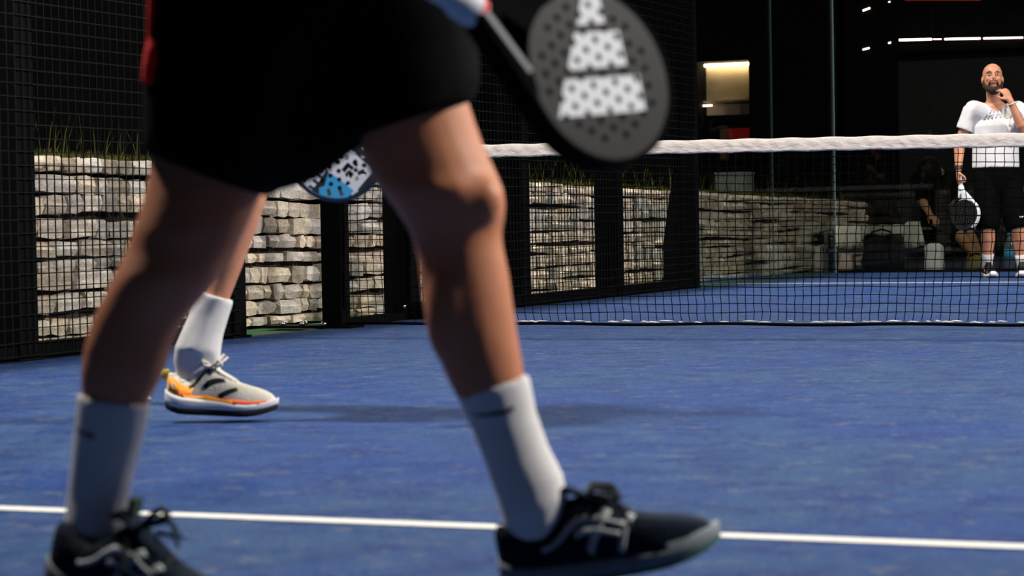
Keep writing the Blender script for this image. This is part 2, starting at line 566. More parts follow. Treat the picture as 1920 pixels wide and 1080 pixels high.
# ------------------------------------------------------------------ side fence of the court
FX = -5.0
fence = empty('court_fence', (FX, 0, 0), 'black steel court fence with welded wire mesh beside the stone wall', 'fence')
bm = bmesh.new()
bmesh.ops.create_uvsphere(bm, u_segments=8, v_segments=5, radius=1)
bolt_me = bpy.data.meshes.new('bolt'); bm.to_mesh(bm and bolt_me); bm.free(); bolt_me.materials.append(M_bolt)
for p in bolt_me.polygons: p.use_smooth = True


def bolt(parent, c, s=.007):
    o = bpy.data.objects.new('bolt', bolt_me); COL.objects.link(o)
    o.parent = parent; o.matrix_parent_inverse = Matrix.Translation(-V(fence.location)) if parent is not fence else Matrix.Identity(4)
    o.location = c if parent is not fence else V(c) - V(fence.location)
    o.scale = (s * .7, s, s)
    return o


posts = [-5.95, -4.37, -2.73, -1.0, .97, 2.59, 4.28]
for y in posts:
    bm = bmesh.new()
    box(bm, (FX - .012 - .08, y, 1.5), (.16, .10, 3.0))
    box(bm, (FX - .007, y, 1.5), (.010, .125, 3.0))
    box(bm, (FX - .09, y, .006), (.20, .18, .012))
    p = build('post', bm, M_black, fence)
    for i, z in enumerate([.13, .40, .92, 1.18, 1.6, 2.1, 2.5]):
        bolt(p, (FX - .001, y + (.0 if i % 2 else .012), z), .0065)
    bolt(p, (FX - .02, y - .075, .03), .008)
# tapered end buttress where the glass starts
bm = bmesh.new()
y0, y1 = 5.9, 6.0
prof = [(0, 0), (-.255, 0), (-.255, .33), (-.10, .78), (-.10, 3.0), (0, 3.0)]
loft(bm, [[V((FX + a, yy, z)) for a, z in prof] for yy in (y0, y1)])
p = build('end_buttress', bm, M_black, fence)
for z in (.14, .40, .9, 1.35, 1.52, 1.9): bolt(p, (FX + .002, 5.95, z), .0075)

PIT = .055


def wire_panel(y0, y1, z0, z1, x=FX + .006):
    bm = bmesh.new(); r = .0021
    n = int((z1 - z0) / PIT)
    for i in range(n + 1):
        z = z0 + i * PIT
        box(bm, (x + .003, (y0 + y1) / 2, z), (2 * r, y1 - y0, 2 * r))
    n = int((y1 - y0) / PIT)
    for i in range(n + 1):
        y = y0 + (i + .5) * PIT
        if y < y1: box(bm, (x - .001, y, (z0 + z1) / 2), (2 * r, 2 * r, z1 - z0))
    return build('wire_panel', bm, M_wire, fence)


for a, b in [(-5.95, -4.37), (-4.37, -2.73), (-2.73, -1.0), (.97, 2.59), (2.59, 4.28), (4.28, 5.95)]:
    wire_panel(a, b, .022, 3.0)
    bm = bmesh.new(); box(bm, (FX - .03, (a + b) / 2, .035), (.035, b - a, .07))
    build('base_rail', bm, M_black, fence)
wire_panel(-1.0, .97, 2.1, 3.0)
bm = bmesh.new(); box(bm, (FX - .03, 0, 2.09), (.04, 1.97, .05)); build('door_lintel', bm, M_black, fence)
bm = bmesh.new(); box(bm, (FX - .03, 0, 2.99), (.04, 11.9, .05)); build('top_rail', bm, M_black, fence)


# ------------------------------------------------------------------ glass walls at the far end
def pane(name, c, s, label):
    t = empty(name, (c[0], c[1], 0), label, 'glass panel')
    bm = bmesh.new(); box(bm, c, s); build('pane', bm, M_glass, t)
    return t


M_edge = mat('glass_edge', (0.42, 0.55, 0.58), .35, (0.25, 0.36, 0.4), 4, .6, spec=.6)
M_edge2 = mat('glass_edge_dark', (0.07, 0.12, 0.13), .35, (0.04, 0.07, 0.08), 4, .6, spec=.6)
for i, (a, b) in enumerate([(6.0, 7.98), (8.0, 9.97)]):
    t = pane('glass_panel', (FX - .006, (a + b) / 2, 1.5), (.012, b - a - .01, 3.0),
             ['clear glass court panel beside the tapered black buttress', 'clear side glass court panel ending at the far corner'][i])
    bm = bmesh.new(); box(bm, (FX - .006, b, 1.5), (.012, .004 if i == 0 else .008, 3.0))
    build('edge', bm, M_edge2 if i == 0 else M_edge, t)
for i in range(2):
    a = -5 + i * 2
    t = pane('glass_panel', (a + 1.0, 10.006, 1.5), (1.985, .012, 3.0),
             ['clear end glass panel in front of the draped bench', 'clear end glass panel to the right of the bald man'][i])
    bm = bmesh.new(); box(bm, (a + 1.0, 10.0, .012), (1.99, .03, .024)); build('base_channel', bm, M_black, t)


# ------------------------------------------------------------------ net
def net_top(x):
    return .92 - .04 * (5 - abs(x)) / 5


net = empty('court_net', (0, 0, 0), 'black court net with a white cloth tape along its top', 'net')
bm = bmesh.new()
nx, nz, r = 232, 20, .0020
x0n, x1n = -4.94, 4.94


def net_pt(i, j):
    u = i / nx
    x = x0n + (x1n - x0n) * u
    zt = net_top(x) - .05
    f = j / nz
    z = .035 + (zt - .035) * f
    # the hanging cords drift sideways and bunch a little towards the foot
    drift = .030 * sin(i * .055 + .4) * (1 - f) ** 2 - .022 * (1 - f) * (0.5 + .5 * sin(i * .11))
    bel = .035 * sin(pi * f) * (0.6 + .4 * sin(i * .07))
    jit = .0022 * sin(i * 12.9 + j * 78.2)
    return V((x + drift + jit, -bel, z + .003 * sin(i * .37 + j)))


def seg(bm, a, b, r):
    t = (b - a).normalized(); s = t.cross(V((0, 1, 0))).normalized() * r; d = V((0, r, 0))
    va = [bm.verts.new(a + q) for q in (s, d, -s, -d)]; vb = [bm.verts.new(b + q) for q in (s, d, -s, -d)]
    for k in range(4): bm.faces.new((va[k], va[(k + 1) % 4], vb[(k + 1) % 4], vb[k]))


G = [[net_pt(i, j) for j in range(nz + 1)] for i in range(nx + 1)]
for i in range(nx + 1):
    for j in range(nz): seg(bm, G[i][j], G[i][j + 1], r)
for j in range(1, nz + 1):
    for i in range(nx): seg(bm, G[i][j], G[i + 1][j], r)
for i in range(nx + 1):
    for j in range(1, nz):
        c = G[i][j]; k = .0042
        v = [bm.verts.new(c + q) for q in (V((k, 0, 0)), V((0, 0, k)), V((-k, 0, 0)), V((0, 0, -k)), V((0, -k, 0)), V((0, k, 0)))]
        for a, b in ((0, 1), (1, 2), (2, 3), (3, 0)):
            bm.faces.new((v[a], v[b], v[4])); bm.faces.new((v[b], v[a], v[5]))
me = bpy.data.meshes.new('netting'); bm.to_mesh(me); bm.free()
link('netting', me, M_net, net)['kind'] = 'stuff'
# white top tape: folded cloth with diagonal puckers
bm = bmesh.new(); rings = []
NT = 900
for i in range(NT + 1):
    x = -4.96 + 9.92 * i / NT
    zt = net_top(x); ring = []
    for k, (dy, dz) in enumerate([(0, 0), (-.008, -.006), (-.011, -.02), (-.012, -.036), (-.009, -.044), (-.011, -.053), (-.008, -.064),
                                  (.008, -.064), (.011, -.04), (.008, -.006)]):
        pk = .0028 * sin(x * 75 + dz * 90 + 1.5 * sin(x * 9)) if 2 <= k <= 3 else (.0015 * sin(x * 120 + k) if k in (5, 6) else 0)
        wz = .0018 * sin(x * 31 + k) if k in (0, 6, 7) else 0
        ring.append(V((x, dy - pk, zt + dz + wz)))
    rings.append(ring)
loft(bm, rings); build('top_tape', bm, M_tape, net, True)
bm = bmesh.new()
tube(bm, [(-4.95 + i * .1, .003 * sin(i), .020 + .003 * sin(i * .7)) for i in range(100)], .008, 6)
build('bottom_rope', bm, M_net, net, True)
tie_meshes = []
for k in range(5):
    bm = bmesh.new(); r = random.Random(k)
    L = .045
    tube(bm, [(-L / 2, 0, r.uniform(-.003, .003)), (-L / 6, -.002, .003), (L / 6, -.002, -.001 + r.uniform(-.002, .003)), (L / 2, 0, 0)],
         [.002, .0055, .005, .0015], 6, side=V((0, 0, 1)), ratio=.5)
    me = bpy.data.meshes.new('tie'); bm.to_mesh(me); bm.free(); me.materials.append(M_white); tie_meshes.append(me)
x = -4.3
while x < 4.8:
    o = bpy.data.objects.new('tie', tie_meshes[rng.randrange(5)]); COL.objects.link(o); o.parent = net
    o.location = (x, -.009, .032 + rng.uniform(-.003, .004)); o.scale = (rng.uniform(.5, 1.7), 1, rng.uniform(.35, .8))
    x += rng.choice((.045, .07, .09, .13))

np_ = empty('net_post', (-5.02, 0, 0), 'thick black net post standing at the fence line with bolted base plate', 'post')
bm = bmesh.new()
box(bm, (-5.0, .0, .47), (.11, .10, .94)); box(bm, (-5.0, 0, .955), (.12, .11, .03))
build('shaft', bm, M_black, np_)
bm = bmesh.new(); box(bm, (-5.12, -.02, .006), (.50, .16, .014)); build('base_plate', bm, M_black, np_)
for x, y in ((-5.27, -.07), (-5.20, .03), (-5.16, -.07), (-5.03, -.085)):
    bm = bmesh.new(); ellipsoid(bm, (x, y, .022), [V((.017, 0, 0)), V((0, .017, 0)), V((0, 0, .014))], 12, 8)
    build('dome_bolt', bm, M_bolt, np_, True)
bm = bmesh.new(); tube(bm, [(-4.945, -.03, .9), (-4.93, -.03, .5), (-4.94, -.03, .1)], .006, 6); build('tension_cord', bm, M_net, np_)
# low black kerb bar in the doorway beyond the net post
bm = bmesh.new(); box(bm, (-5.03, .50, .02), (.05, .84, .045)); box(bm, (-4.98, .93, .05), (.12, .10, .09))
build('door_sill', bm, M_black, fence)
bolt(fence, (-4.99, .80, .075), .013)


# ------------------------------------------------------------------ body builders
def add_head(bm, c, fwd, up, k=1.0):
    rt = fwd.cross(up).normalized()
    ellipsoid(bm, c + up * .032 * k - fwd * .012 * k, [rt * .077 * k, fwd * .097 * k, up * .088 * k], 18, 12)
    ellipsoid(bm, c - up * .035 * k + fwd * .022 * k, [rt * .064 * k, fwd * .070 * k, up * .078 * k], 16, 10)
    ellipsoid(bm, c - up * .092 * k + fwd * .058 * k, [rt * .030 * k, fwd * .026 * k, up * .022 * k], 12, 8)
    tube(bm, [c + fwd * .086 * k + up * .022 * k, c + fwd * .101 * k + up * .000 * k, c + fwd * .112 * k - up * .022 * k],
         [.009 * k, .011 * k, .014 * k], 8)
    for s in (-1, 1):
        tube(bm, [c + fwd * .088 * k + up * .030 * k + rt * (.008 * s * k), c + fwd * .076 * k + up * .033 * k + rt * (.048 * s * k)], .010 * k, 8)
        ellipsoid(bm, c + fwd * .066 * k - up * .020 * k + rt * (.038 * s * k), [rt * .022 * k, fwd * .020 * k, up * .022 * k], 10, 7)
        ellipsoid(bm, c - up * .012 * k - fwd * .012 * k + rt * (.078 * s * k), [rt * .010 * k, fwd * .020 * k, up * .032 * k], 10, 7)
    tube(bm, [c + fwd * .088 * k - up * .052 * k - rt * .020 * k, c + fwd * .094 * k - up * .050 * k, c + fwd * .088 * k - up * .052 * k + rt * .020 * k], .008 * k, 8)


def add_face_parts(root, c, fwd, up, k=1.0, brow=None):
    rt = fwd.cross(up).normalized()
    for s in (-1, 1):
        e = c + fwd * .079 * k + up * .010 * k + rt * (.033 * s * k)
        bm = bmesh.new(); ellipsoid(bm, e, [rt * .014 * k, fwd * .010 * k, up * .007 * k], 10, 7)
        eo = build('eye', bm, M_eye, root, True)
        bm = bmesh.new(); ellipsoid(bm, e + fwd * .007 * k, [rt * .006 * k, fwd * .0045 * k, up * .006 * k], 8, 6)
        build('iris', bm, M_iris, eo, True)
        bm = bmesh.new()
        tube(bm, [e + up * .020 * k - rt * (.018 * s * k) + fwd * .012 * k, e + up * .024 * k + fwd * .012 * k, e + up * .018 * k + rt * (.018 * s * k) + fwd * .001 * k],
             [.003 * k, .004 * k, .002 * k], 6)
        build('eyebrow', bm, brow or M_hair, root, True)
    bm = bmesh.new()
    for dz in (-.0565, -.0475):
        tube(bm, [c + fwd * .092 * k + up * (dz - .002) * k - rt * .022 * k, c + fwd * .101 * k + up * dz * k, c + fwd * .092 * k + up * (dz - .002) * k + rt * .022 * k], .005 * k, 6)
    build('mouth', bm, M_lip, root, True)


def add_hand(bm, w, d, nrm, curl=(35, 35, 35, 35), thumb=(.55, .45), k=1.0, left=1, spread=.10, thumb_curl=25):
    """w wrist, d direction of the hand, nrm out of the palm (the fingers curl that way); left = side the thumb is on (+1 / -1)"""
    d = d.normalized(); nrm = (nrm - d * nrm.dot(d)).normalized(); sd = d.cross(nrm) * left
    tube(bm, [w - d * .01 * k, w + d * .03 * k, w + d * .065 * k, w + d * .088 * k], [.026 * k, .034 * k, .040 * k, .039 * k], 12, side=sd, ratio=[.8, .55, .45, .38])
    lens = [.074, .082, .077, .060]
    for i in range(4):
        off = (1.5 - i) * .0205 * k
        p = w + d * (.086 - abs(i - 1.2) * .004) * k + sd * off
        dd = (d + sd * ((1.5 - i) * spread)).normalized()
        ax = dd.cross(nrm).normalized()
        pts = [p - dd * .02 * k, p]; a = 0
        for f, g in ((.45, .8), (.32, 1.0), (.23, .7)):
            a += radians(curl[i]) * g
            q = (dd * cos(a) + nrm * sin(a))
            p = p + q * lens[i] * f * k; pts.append(p)
        tube(bm, pts, [.0095 * k, .0095 * k, .009 * k, .0083 * k, .0072 * k], 8)
    p = w + d * .028 * k + sd * .026 * k
    td = (d * thumb[0] + sd * .75 + nrm * thumb[1]).normalized()
    pts = [p - td * .01 * k, p + td * .032 * k]
    td2 = (td + d * .6 * cos(radians(thumb_curl)) + nrm * sin(radians(thumb_curl)) - sd * .35).normalized()
    pts.append(pts[-1] + td2 * .030 * k); pts.append(pts[-1] + (td2 + d * .3).normalized() * .024 * k)
    tube(bm, pts, [.014 * k, .0125 * k, .0105 * k, .0085 * k], 8)


def arm(bm, a, b, c, k=1.0):
    tube(bm, [a, a.lerp(b, .35), b, b.lerp(c, .25), b.lerp(c, .6), c], [.054 * k, .049 * k, .040 * k, .043 * k, .036 * k, .027 * k], 12)


def leg(bm, a, b, c, k=1.0):
    tube(bm, [a, a.lerp(b, .3), a.lerp(b, .7), b, b.lerp(c, .28), b.lerp(c, .6), c], [.090 * k, .085 * k, .066 * k, .055 * k, .058 * k, .046 * k, .034 * k], 14)


def torso(bm, pel, ch, nk, hd, side, k=1.0):
    u = (ch - pel)
    tube(bm, [pel - u * .12, pel + u * .1, pel + u * .5, ch, ch.lerp(nk, .55)], [.15 * k, .165 * k, .15 * k, .175 * k, .13 * k], 18, side=side, ratio=[.7, .66, .66, .62, .62])
    tube(bm, [ch.lerp(nk, .3), nk, hd], [.075 * k, .057 * k, .055 * k], 12)


# ------------------------------------------------------------------ shoes
T = [0, .02, .07, .14, .22, .30, .36, .42, .5, .58, .66, .74, .82, .89, .95, .985, 1.0]


def interp(xs, ys, t):
    for i in range(len(xs) - 1):
        if t <= xs[i + 1]:
            u = (t - xs[i]) / (xs[i + 1] - xs[i]); return ys[i] * (1 - u) + ys[i + 1] * u
    return ys[-1]


class Shoe:
    def __init__(self, heel, head, pitch, L=.305, sole=.032, low=.0075):
        h = V((head.x, head.y, 0)).normalized()
        self.x = h * cos(pitch) + Z * sin(pitch)
        self.y = Z.cross(h).normalized(); self.z = self.x.cross(self.y)
        self.o = heel; self.L = L; self.k = L / .305; self.sole = sole; self.low = low

    def W(self, x, y, z): return self.o + self.x * x + self.y * y + self.z * z

    def zt(self, t):
        return interp([0, .02, .07, .14, .22, .28, .33, .38, .45, .55, .65, .75, .85, .93, .97, 1.0],
                      [.084, .098, .096, .083, .078, .088, .108, .119, .108, .090, .078, .069, .062, .053, .045, .030], t) * self.k + (self.sole - .032)

    def hw(self, t):
        return interp([0, .02, .07, .15, .25, .35, .45, .55, .65, .75, .85, .92, .97, 1.0],
                      [.010, .022, .031, .036, .036, .036, .038, .043, .048, .0485, .044, .034, .021, .007], t) * self.k

    def bot(self, t):
        return max(0, t - .68) ** 2 * .22 + max(0, .18 - t) ** 2 * .5

    def mid(self, t):
        return self.bot(t) + interp([0, .1, .4, .7, 1], [self.sole, self.sole, self.sole * .85, self.sole * .66, self.sole * .62], t)

    def surf(self, t, f, side, out=.001):
        """point on the flank of the upper; f 0 at the sole .. 1 at the top"""
        th = f * pi / 2; w = self.hw(t) + out; zb = self.mid(t) - .004; zt = self.zt(t) + out
        return self.W(t * self.L, side * w * cos(th) ** .55, zb + (zt - zb) * sin(th) ** .9)

    def make(self, root, M, label=None):
        bm = bmesh.new(); rings = []; n = 15
        for t in T:
            r = []
            for j in range(n):
                th = pi * j / (n - 1); c = cos(th)
                w = self.hw(t); zb = self.mid(t) - .004; zt = self.zt(t)
                r.append(self.W(t * self.L, math.copysign(abs(c) ** .55, c) * w, zb + (zt - zb) * sin(th) ** .9))
            rings.append(r)
        loft(bm, rings)
        up = build('shoe', bm, M['upper'], root, True)
        if label: up['label'] = label
        self.up = up

        def slab_(name, f0, f1, grow, m):
            bm = bmesh.new(); rings = []
            for t in T:
                w = self.hw(t) + grow * self.k; r = []
                xx = t * self.L + (t - .5) * 2 * grow
                a, b = f0(t), f1(t)
                for yy, zz in ((-w * .92, a), (-w, a * .7 + b * .3), (-w, a * .3 + b * .7), (-w * .97, b), (w * .97, b), (w, a * .3 + b * .7), (w, a * .7 + b * .3), (w * .92, a)):
                    r.append(self.W(xx, yy, zz))
                rings.append(r)
            loft(bm, rings); return build(name, bm, m, up, True)
        slab_('midsole', lambda t: self.bot(t) + self.low - .0015, lambda t: self.mid(t) + .003, .0035, M['midsole'])
        slab_('outsole', lambda t: self.bot(t), lambda t: self.bot(t) + self.low, .002, M['outsole'])
        # tongue
        bm = bmesh.new(); rings = []
        for t, dz, w in ((.30, .028, .017), (.33, .022, .022), (.38, .006, .024), (.5, .002, .022), (.62, .0, .018)):
            z = self.zt(t) + dz * self.k
            rings.append([self.W(t * self.L, w * self.k * cos(2 * pi * j / 10), z + .006 * sin(2 * pi * j / 10)) for j in range(10)])
        loft(bm, rings); build('tongue', bm, M['tongue'], up, True)
        # crossed laces
        bm = bmesh.new()
        ts = [.40, .45, .50, .55, .60]
        for i, t in enumerate(ts):
            for s in (-1, 1):
                t2 = t + .035
                pts = []
                for f in (-1, -.5, 0, .5, 1):
                    tt = t + (t2 - t) * (f + 1) / 2
                    yy = s * f * .021 * self.k
                    pts.append(self.W(tt * self.L, yy, self.zt(tt) + .004 - abs(f) * .006))
                tube(bm, pts, .0026 * self.k, 6)
        build('laces', bm, M['lace'], up, True)
        return up

    def bow(self, M, up, spec):
        bm = bmesh.new()
        for pts, r in spec: tube(bm, [self.W(*p) for p in pts], r, 7)
        return build('lace_bow', bm, M['lace'], up, True)

    def band(self, name, pts, width, m, side):
        """band along (t, f) points on the flank"""
        bm = bmesh.new(); rows = []
        fine = []
        for i in range(len(pts) - 1):
            for k in range(5):
                u = k / 5; fine.append([pts[i][q] * (1 - u) + pts[i + 1][q] * u for q in (0, 1)])
        fine.append(list(pts[-1]))
        for i, (t, f) in enumerate(fine):
            a = fine[max(i - 1, 0)]; b = fine[min(i + 1, len(fine) - 1)]
            dt, df = (b[0] - a[0]) * self.L, (b[1] - a[1]) * .09; l = math.hypot(dt, df) or 1
            nt_, nf = -df / l * width / self.L, dt / l * width / .09
            rows.append([(t + nt_ * s, f + nf * s) for s in (-.5, .5)])
        top = [[bm.verts.new(self.surf(t, max(0, min(f, 1)), side, .0022)) for t, f in r] for r in rows]
        bot = [[bm.verts.new(self.surf(t, max(0, min(f, 1)), side, -.002)) for t, f in r] for r in rows]
        for i in range(len(rows) - 1):
            bm.faces.new((top[i][0], top[i][1], top[i + 1][1], top[i + 1][0]))
            bm.faces.new((bot[i][0], bot[i + 1][0], bot[i + 1][1], bot[i][1]))
            for j in (0, 1): bm.faces.new((top[i][j], top[i + 1][j], bot[i + 1][j], bot[i][j]))
        for e in (0, -1): bm.faces.new((top[e][0], top[e][1], bot[e][1], bot[e][0]))
        return build(name, bm, m, self.up, True)


def h_level(px, py, D, nx, ny, D2):
    return (P(nx, ny, D2) - P(px, py, D))


# ------------------------------------------------------------------ foreground player
A = empty('person', P(560, 1160, 3.25), 'person in black shorts striding past close to the viewer, white socks and navy shoes', 'person')
FD, BD = 3.32, 3.05
bm = bmesh.new()
front = [(-70, 570, 740, 3.36), (60, 600, 820, 3.35), (150, 615, 868, 3.34), (200, 645, 882, 3.33), (240, 662, 895, 3.33), (270, 672, 906, 3.33),
         (325, 692, 932, 3.33), (355, 712, 945, 3.32), (385, 736, 949, 3.32), (410, 752, 947, 3.32), (435, 768, 941, 3.32), (460, 778, 943, 3.32),
         (490, 784, 950, 3.32), (525, 787, 956, 3.32), (560, 791, 961, 3.32), (610, 801, 968, 3.32), (650, 813, 975, 3.32), (700, 833, 983, 3.32),
         (740, 853, 986, 3.32), (800, 892, 994, 3.32), (870, 922, 1012, 3.32), (930, 952, 1030, 3.32), (985, 972, 1030, 3.32), (1040, 980, 1030, 3.32)]
loft_px(bm, [(a, y, b, y, D) for y, a, b, D in front])
back = [(-70, 400, 560, 3.33), (80, 330, 560, 3.33), (200, 296, 545, 3.33), (290, 286, 520, 3.32), (340, 277, 500, 3.31), (380, 267, 482, 3.30), (430, 251, 460, 3.29), (470, 238, 442, 3.29), (520, 212, 412, 3.28), (550, 197, 388, 3.28), (590, 178, 353, 3.28), (620, 167, 335, 3.28), (650, 158, 322, 3.28), (700, 151, 307, 3.28), (750, 154, 281, 3.28), (800, 150, 262, 3.28), (870, 142, 245, 3.28), (930, 136, 234, 3.28), (985, 134, 226, 3.28), (1040, 130, 220, 3.28)]
loft_px(bm, [(a, y, b, y, D) for y, a, b, D in back])
# kneecap, shin edge and calf of the front leg
ellipsoid(bm, P(905, 376, 3.272), [Rt * .028, Fw * .022, Up * .034], 12, 8)
ellipsoid(bm, P(845, 575, 3.295), [Rt * .038, Fw * .040, Up * .085], 14, 9)
# feet inside the shoes
tube(bm, [P(1000, 1020, 3.32), P(1060, 1055, 3.32), P(1240, 1045, 3.32)], [.022, .024, .018], 10)
tube(bm, [P(178, 1040, 3.26), P(225, 1085, 3.23), P(330, 1125, 3.15)], [.022, .024, .018], 10)
# trunk, arms and head (above the frame)
pel, ch, nk, hd = P(560, -100, 3.31), P(590, -560, 3.28), P(600, -780, 3.28), P(625, -930, 3.27)
fwdA = (HR * .97 - HF * .1).normalized()
sideA = Z.cross(fwdA).normalized()
torso(bm, pel, ch, nk, hd, sideA, .93)
shR, shL = ch + Z * .10 - sideA * .19, ch + Z * .10 + sideA * .19
p0 = P(893, 22, 2.95)
# racket frame: axis, width and face normal in viewer axes (right, up, towards viewer)
ra = (Rt * .79 - Up * .394 - Fw * -.494).normalized()
rn = (Rt * .6 + Up * .25 - Fw * .76)
rn = (rn - ra * rn.dot(ra)).normalized()
rb = rn.cross(ra).normalized()
grip = p0 - ra * .085
elR = P(655, -440, 2.92)
wrR = grip - ra * .06 + Z * .075 - HR * .02
arm(bm, shR, elR, wrR)
elL = ch + Z * -.20 + sideA * .27 - fwdA * .06
wrL = elL + fwdA * .16 + Z * .17 - sideA * .06
arm(bm, shL, elL, wrL)
tube(bm, [ch + Z * .06, shR], [.075, .06], 12); tube(bm, [ch + Z * .06, shL], [.075, .06], 12)
add_hand(bm, wrR, (grip + ra * .01 - wrR), -rn, (75, 75, 75, 75), left=1, thumb_curl=60)
add_hand(bm, wrL, (fwdA + Z * .9).normalized(), -sideA, (35, 35, 38, 40), left=1)
add_head(bm, hd + Z * .05, fwdA, Z)
body = link('body', remesh(bm, .0085, 3), M_skin, A, True)
body['label'] = 'bare tanned legs'
add_face_parts(A, hd + Z * .05, fwdA, Z)
bm = bmesh.new(); c = hd + Z * .05
ellipsoid(bm, c + Z * .042 - fwdA * .02, [sideA * .082, fwdA * .098, Z * .088], 18, 12)
tube(bm, [c - fwdA * .085 + Z * .02, c - fwdA * .07 - Z * .04], [.05, .035], 12, side=sideA, ratio=.6)
build('hair', bm, M_hair, A, True)
# shirt
bm = bmesh.new(); torso(bm, pel + Z * .04, ch, ch.lerp(nk, .6), ch.lerp(nk, .7), sideA, 1.13)
for a, b in ((shR, elR), (shL, elL)):
    tube(bm, [ch + Z * .06, a], [.085, .072], 12); tube(bm, [a, a.lerp(b, .62)], [.072, .066], 12, rounded=False)
link('shirt', remesh(bm, .012, 3), M_shorts, A, True)
# shorts
bm = bmesh.new()
loft_px(bm, [(272, 284, 503, 371, 3.32, .110), (270, 250, 535, 340, 3.32, .12), (271, 160, 600, 250, 3.32, .135), (282, 60, 660, 140, 3.32, .145), (300, -60, 700, 0, 3.31, .15), (320, -160, 720, -130, 3.31, .14)], 28, sq=.9)
loft_px(bm, [(652, 266, 888, 190, 3.33, .105), (625, 240, 902, 150, 3.34, .11), (560, 190, 893, 60, 3.35, .12), (480, 90, 860, -50, 3.33, .13), (400, 0, 800, -140, 3.29, .14), (340, -150, 740, -190, 3.27, .12)], 28, sq=.9)
tube(bm, [P(500, 325, 3.31), P(565, 300, 3.31), P(640, 230, 3.31)], [.030, .036, .03], 12)
tube(bm, [P(460, 250, 3.31), P(560, 240, 3.31), P(660, 190, 3.32)], [.07, .08, .06], 12)
shorts = link('shorts', remesh(bm, .009, 3), M_shorts, A, True)
bm = bmesh.new()
loft_px(bm, [(281, -60, 303, -60, 3.27, .03), (279, 0, 301, 0, 3.27, .03), (277, 40, 298, 40, 3.27, .03), (278, 70, 292, 70, 3.27, .03)], 14)
loft_px(bm, [(280, 66, 300, 76, 3.27, .03), (273, 95, 312, 88, 3.262, .035), (268, 122, 311, 118, 3.258, .035), (267, 160, 301, 160, 3.262, .035)], 14)
pn = link('side_panel', remesh(bm, .004, 2), M_red, shorts, True); pn['label'] = 'red fabric panel at the back edge'
# socks
def sock_px(st, root, it=2):
    bm = bmesh.new(); loft_px(bm, st, 26)
    return link('sock', remesh(bm, .006, it), M_sock, root, True)


sf = sock_px([(853, 741, 991, 700, 3.32), (860, 752, 994, 712, 3.32), (884, 805, 1005, 770, 3.32), (908, 870, 1028, 835, 3.32), (929, 930, 1055, 888, 3.32), (939, 965, 1064, 930, 3.32), (944, 1000, 1060, 965, 3.32, .038), (948, 1020, 1056, 995, 3.32, .030), (955, 1050, 1050, 1040, 3.32, .02)], A)
sb = sock_px([(146, 737, 283, 757, 3.28), (145, 750, 281, 768, 3.28), (140, 800, 271, 815, 3.28), (133, 870, 252, 880, 3.28), (126, 930, 241, 940, 3.28), (120, 985, 238, 985, 3.27), (118, 1012, 236, 1012, 3.27, .034), (122, 1045, 236, 1045, 3.26, .022)], A)
tf, tb = bvh(sf), bvh(sb)
strip_on('swoosh', tf, [(888, 778), (905, 779), (930, 776), (950, 771), (963, 764)], [2, 5, 7, 8, 7], M_mark, sf, 3.3, .0012)
strip_on('swoosh', tb, [(143, 800), (155, 811), (168, 817), (178, 819)], [2, 5, 7, 4], M_mark, sb, 3.25, .0012)
# shoes
MN = dict(upper=M_navy, midsole=M_navy_rub, outsole=M_green, tongue=M_navy, lace=M_lace)
s1 = Shoe(P(950, 1118, 3.32), HR, radians(10.5), .312, .034)
u1 = s1.make(A, MN)
s2 = Shoe(P(96, 1106, 3.26), (HR * .90 - HF * .43), radians(-10), .305, .034)
u2 = s2.make(A, MN)
for s, sh in ((s1, 1), (s2, 1)):
    for pts, w in (([(.20, .34), (.36, .42), (.50, .53), (.60, .50)], .0085), ([(.36, .28), (.45, .34), (.56, .34)], .006),
                   ([(.41, .10), (.47, .38), (.53, .78)], .009), ([(.55, .10), (.58, .40), (.63, .80)], .009)):
        s.band('logo_stripe', pts, w, M_grey_logo, -1)
    s.band('toe_guard', [(.74, .08), (.86, .10), (.95, .2), (.985, .3)], .016, M_navy_rub, -1)
s1.bow(MN, u1, [([(.140, 0, .117), (.152, -.03, .130), (.175, -.042, .122), (.185, -.04, .112), (.165, -.03, .108), (.142, 0, .113)], .0042),
                ([(.140, 0, .117), (.150, .03, .130), (.178, .04, .120), (.186, .038, .11), (.16, .03, .108), (.142, 0, .113)], .0042),
                ([(.140, 0, .117), (.16, -.03, .118), (.185, -.045, .10), (.19, -.05, .07)], .0036)])
s2.bow(MN, u2, [([(.135, 0, .120), (.165, -.025, .146), (.185, -.035, .160), (.198, -.036, .156), (.186, -.032, .146), (.150, -.01, .126)], .0048),
                ([(.19, -.036, .158), (.21, -.04, .140), (.225, -.045, .118)], .0030),
                ([(.135, 0, .118), (.135, -.03, .105), (.14, -.043, .07), (.145, -.046, .04)], .0042),
                ([(.135, 0, .120), (.16, .03, .13), (.18, .035, .11), (.15, .02, .112)], .0045)])
bm = bmesh.new(); box(bm, s2.W(.120, 0, .146), (.010, .020, .022), Matrix((s2.x, s2.y, s2.z)).transposed()); build('tongue_label', bm, mat('dark_green_label', (0.008, 0.035, 0.014), .7, namount=.3), u2)


# ------------------------------------------------------------------ rackets
def circle2(cx, cy, r, n=12):
    return [(cx + r * cos(2 * pi * i / n), cy + r * sin(2 * pi * i / n)) for i in range(n)]


def racket_outline(rh=.131, r0=.019, ca=.20, n=48):
    be = math.acos((r0 - rh) / -ca) if False else math.asin((rh - r0) / ca)
    pts = []
    a0 = pi / 2 + be
    for i in range(n + 1):
        t = -a0 + 2 * a0 * i / n
        pts.append((ca + rh * cos(t), rh * sin(t)))
    for i in range(9):
        t = a0 + (2 * pi - 2 * a0) * i / 8
        pts.append((r0 * cos(t), r0 * sin(t)))
    return pts


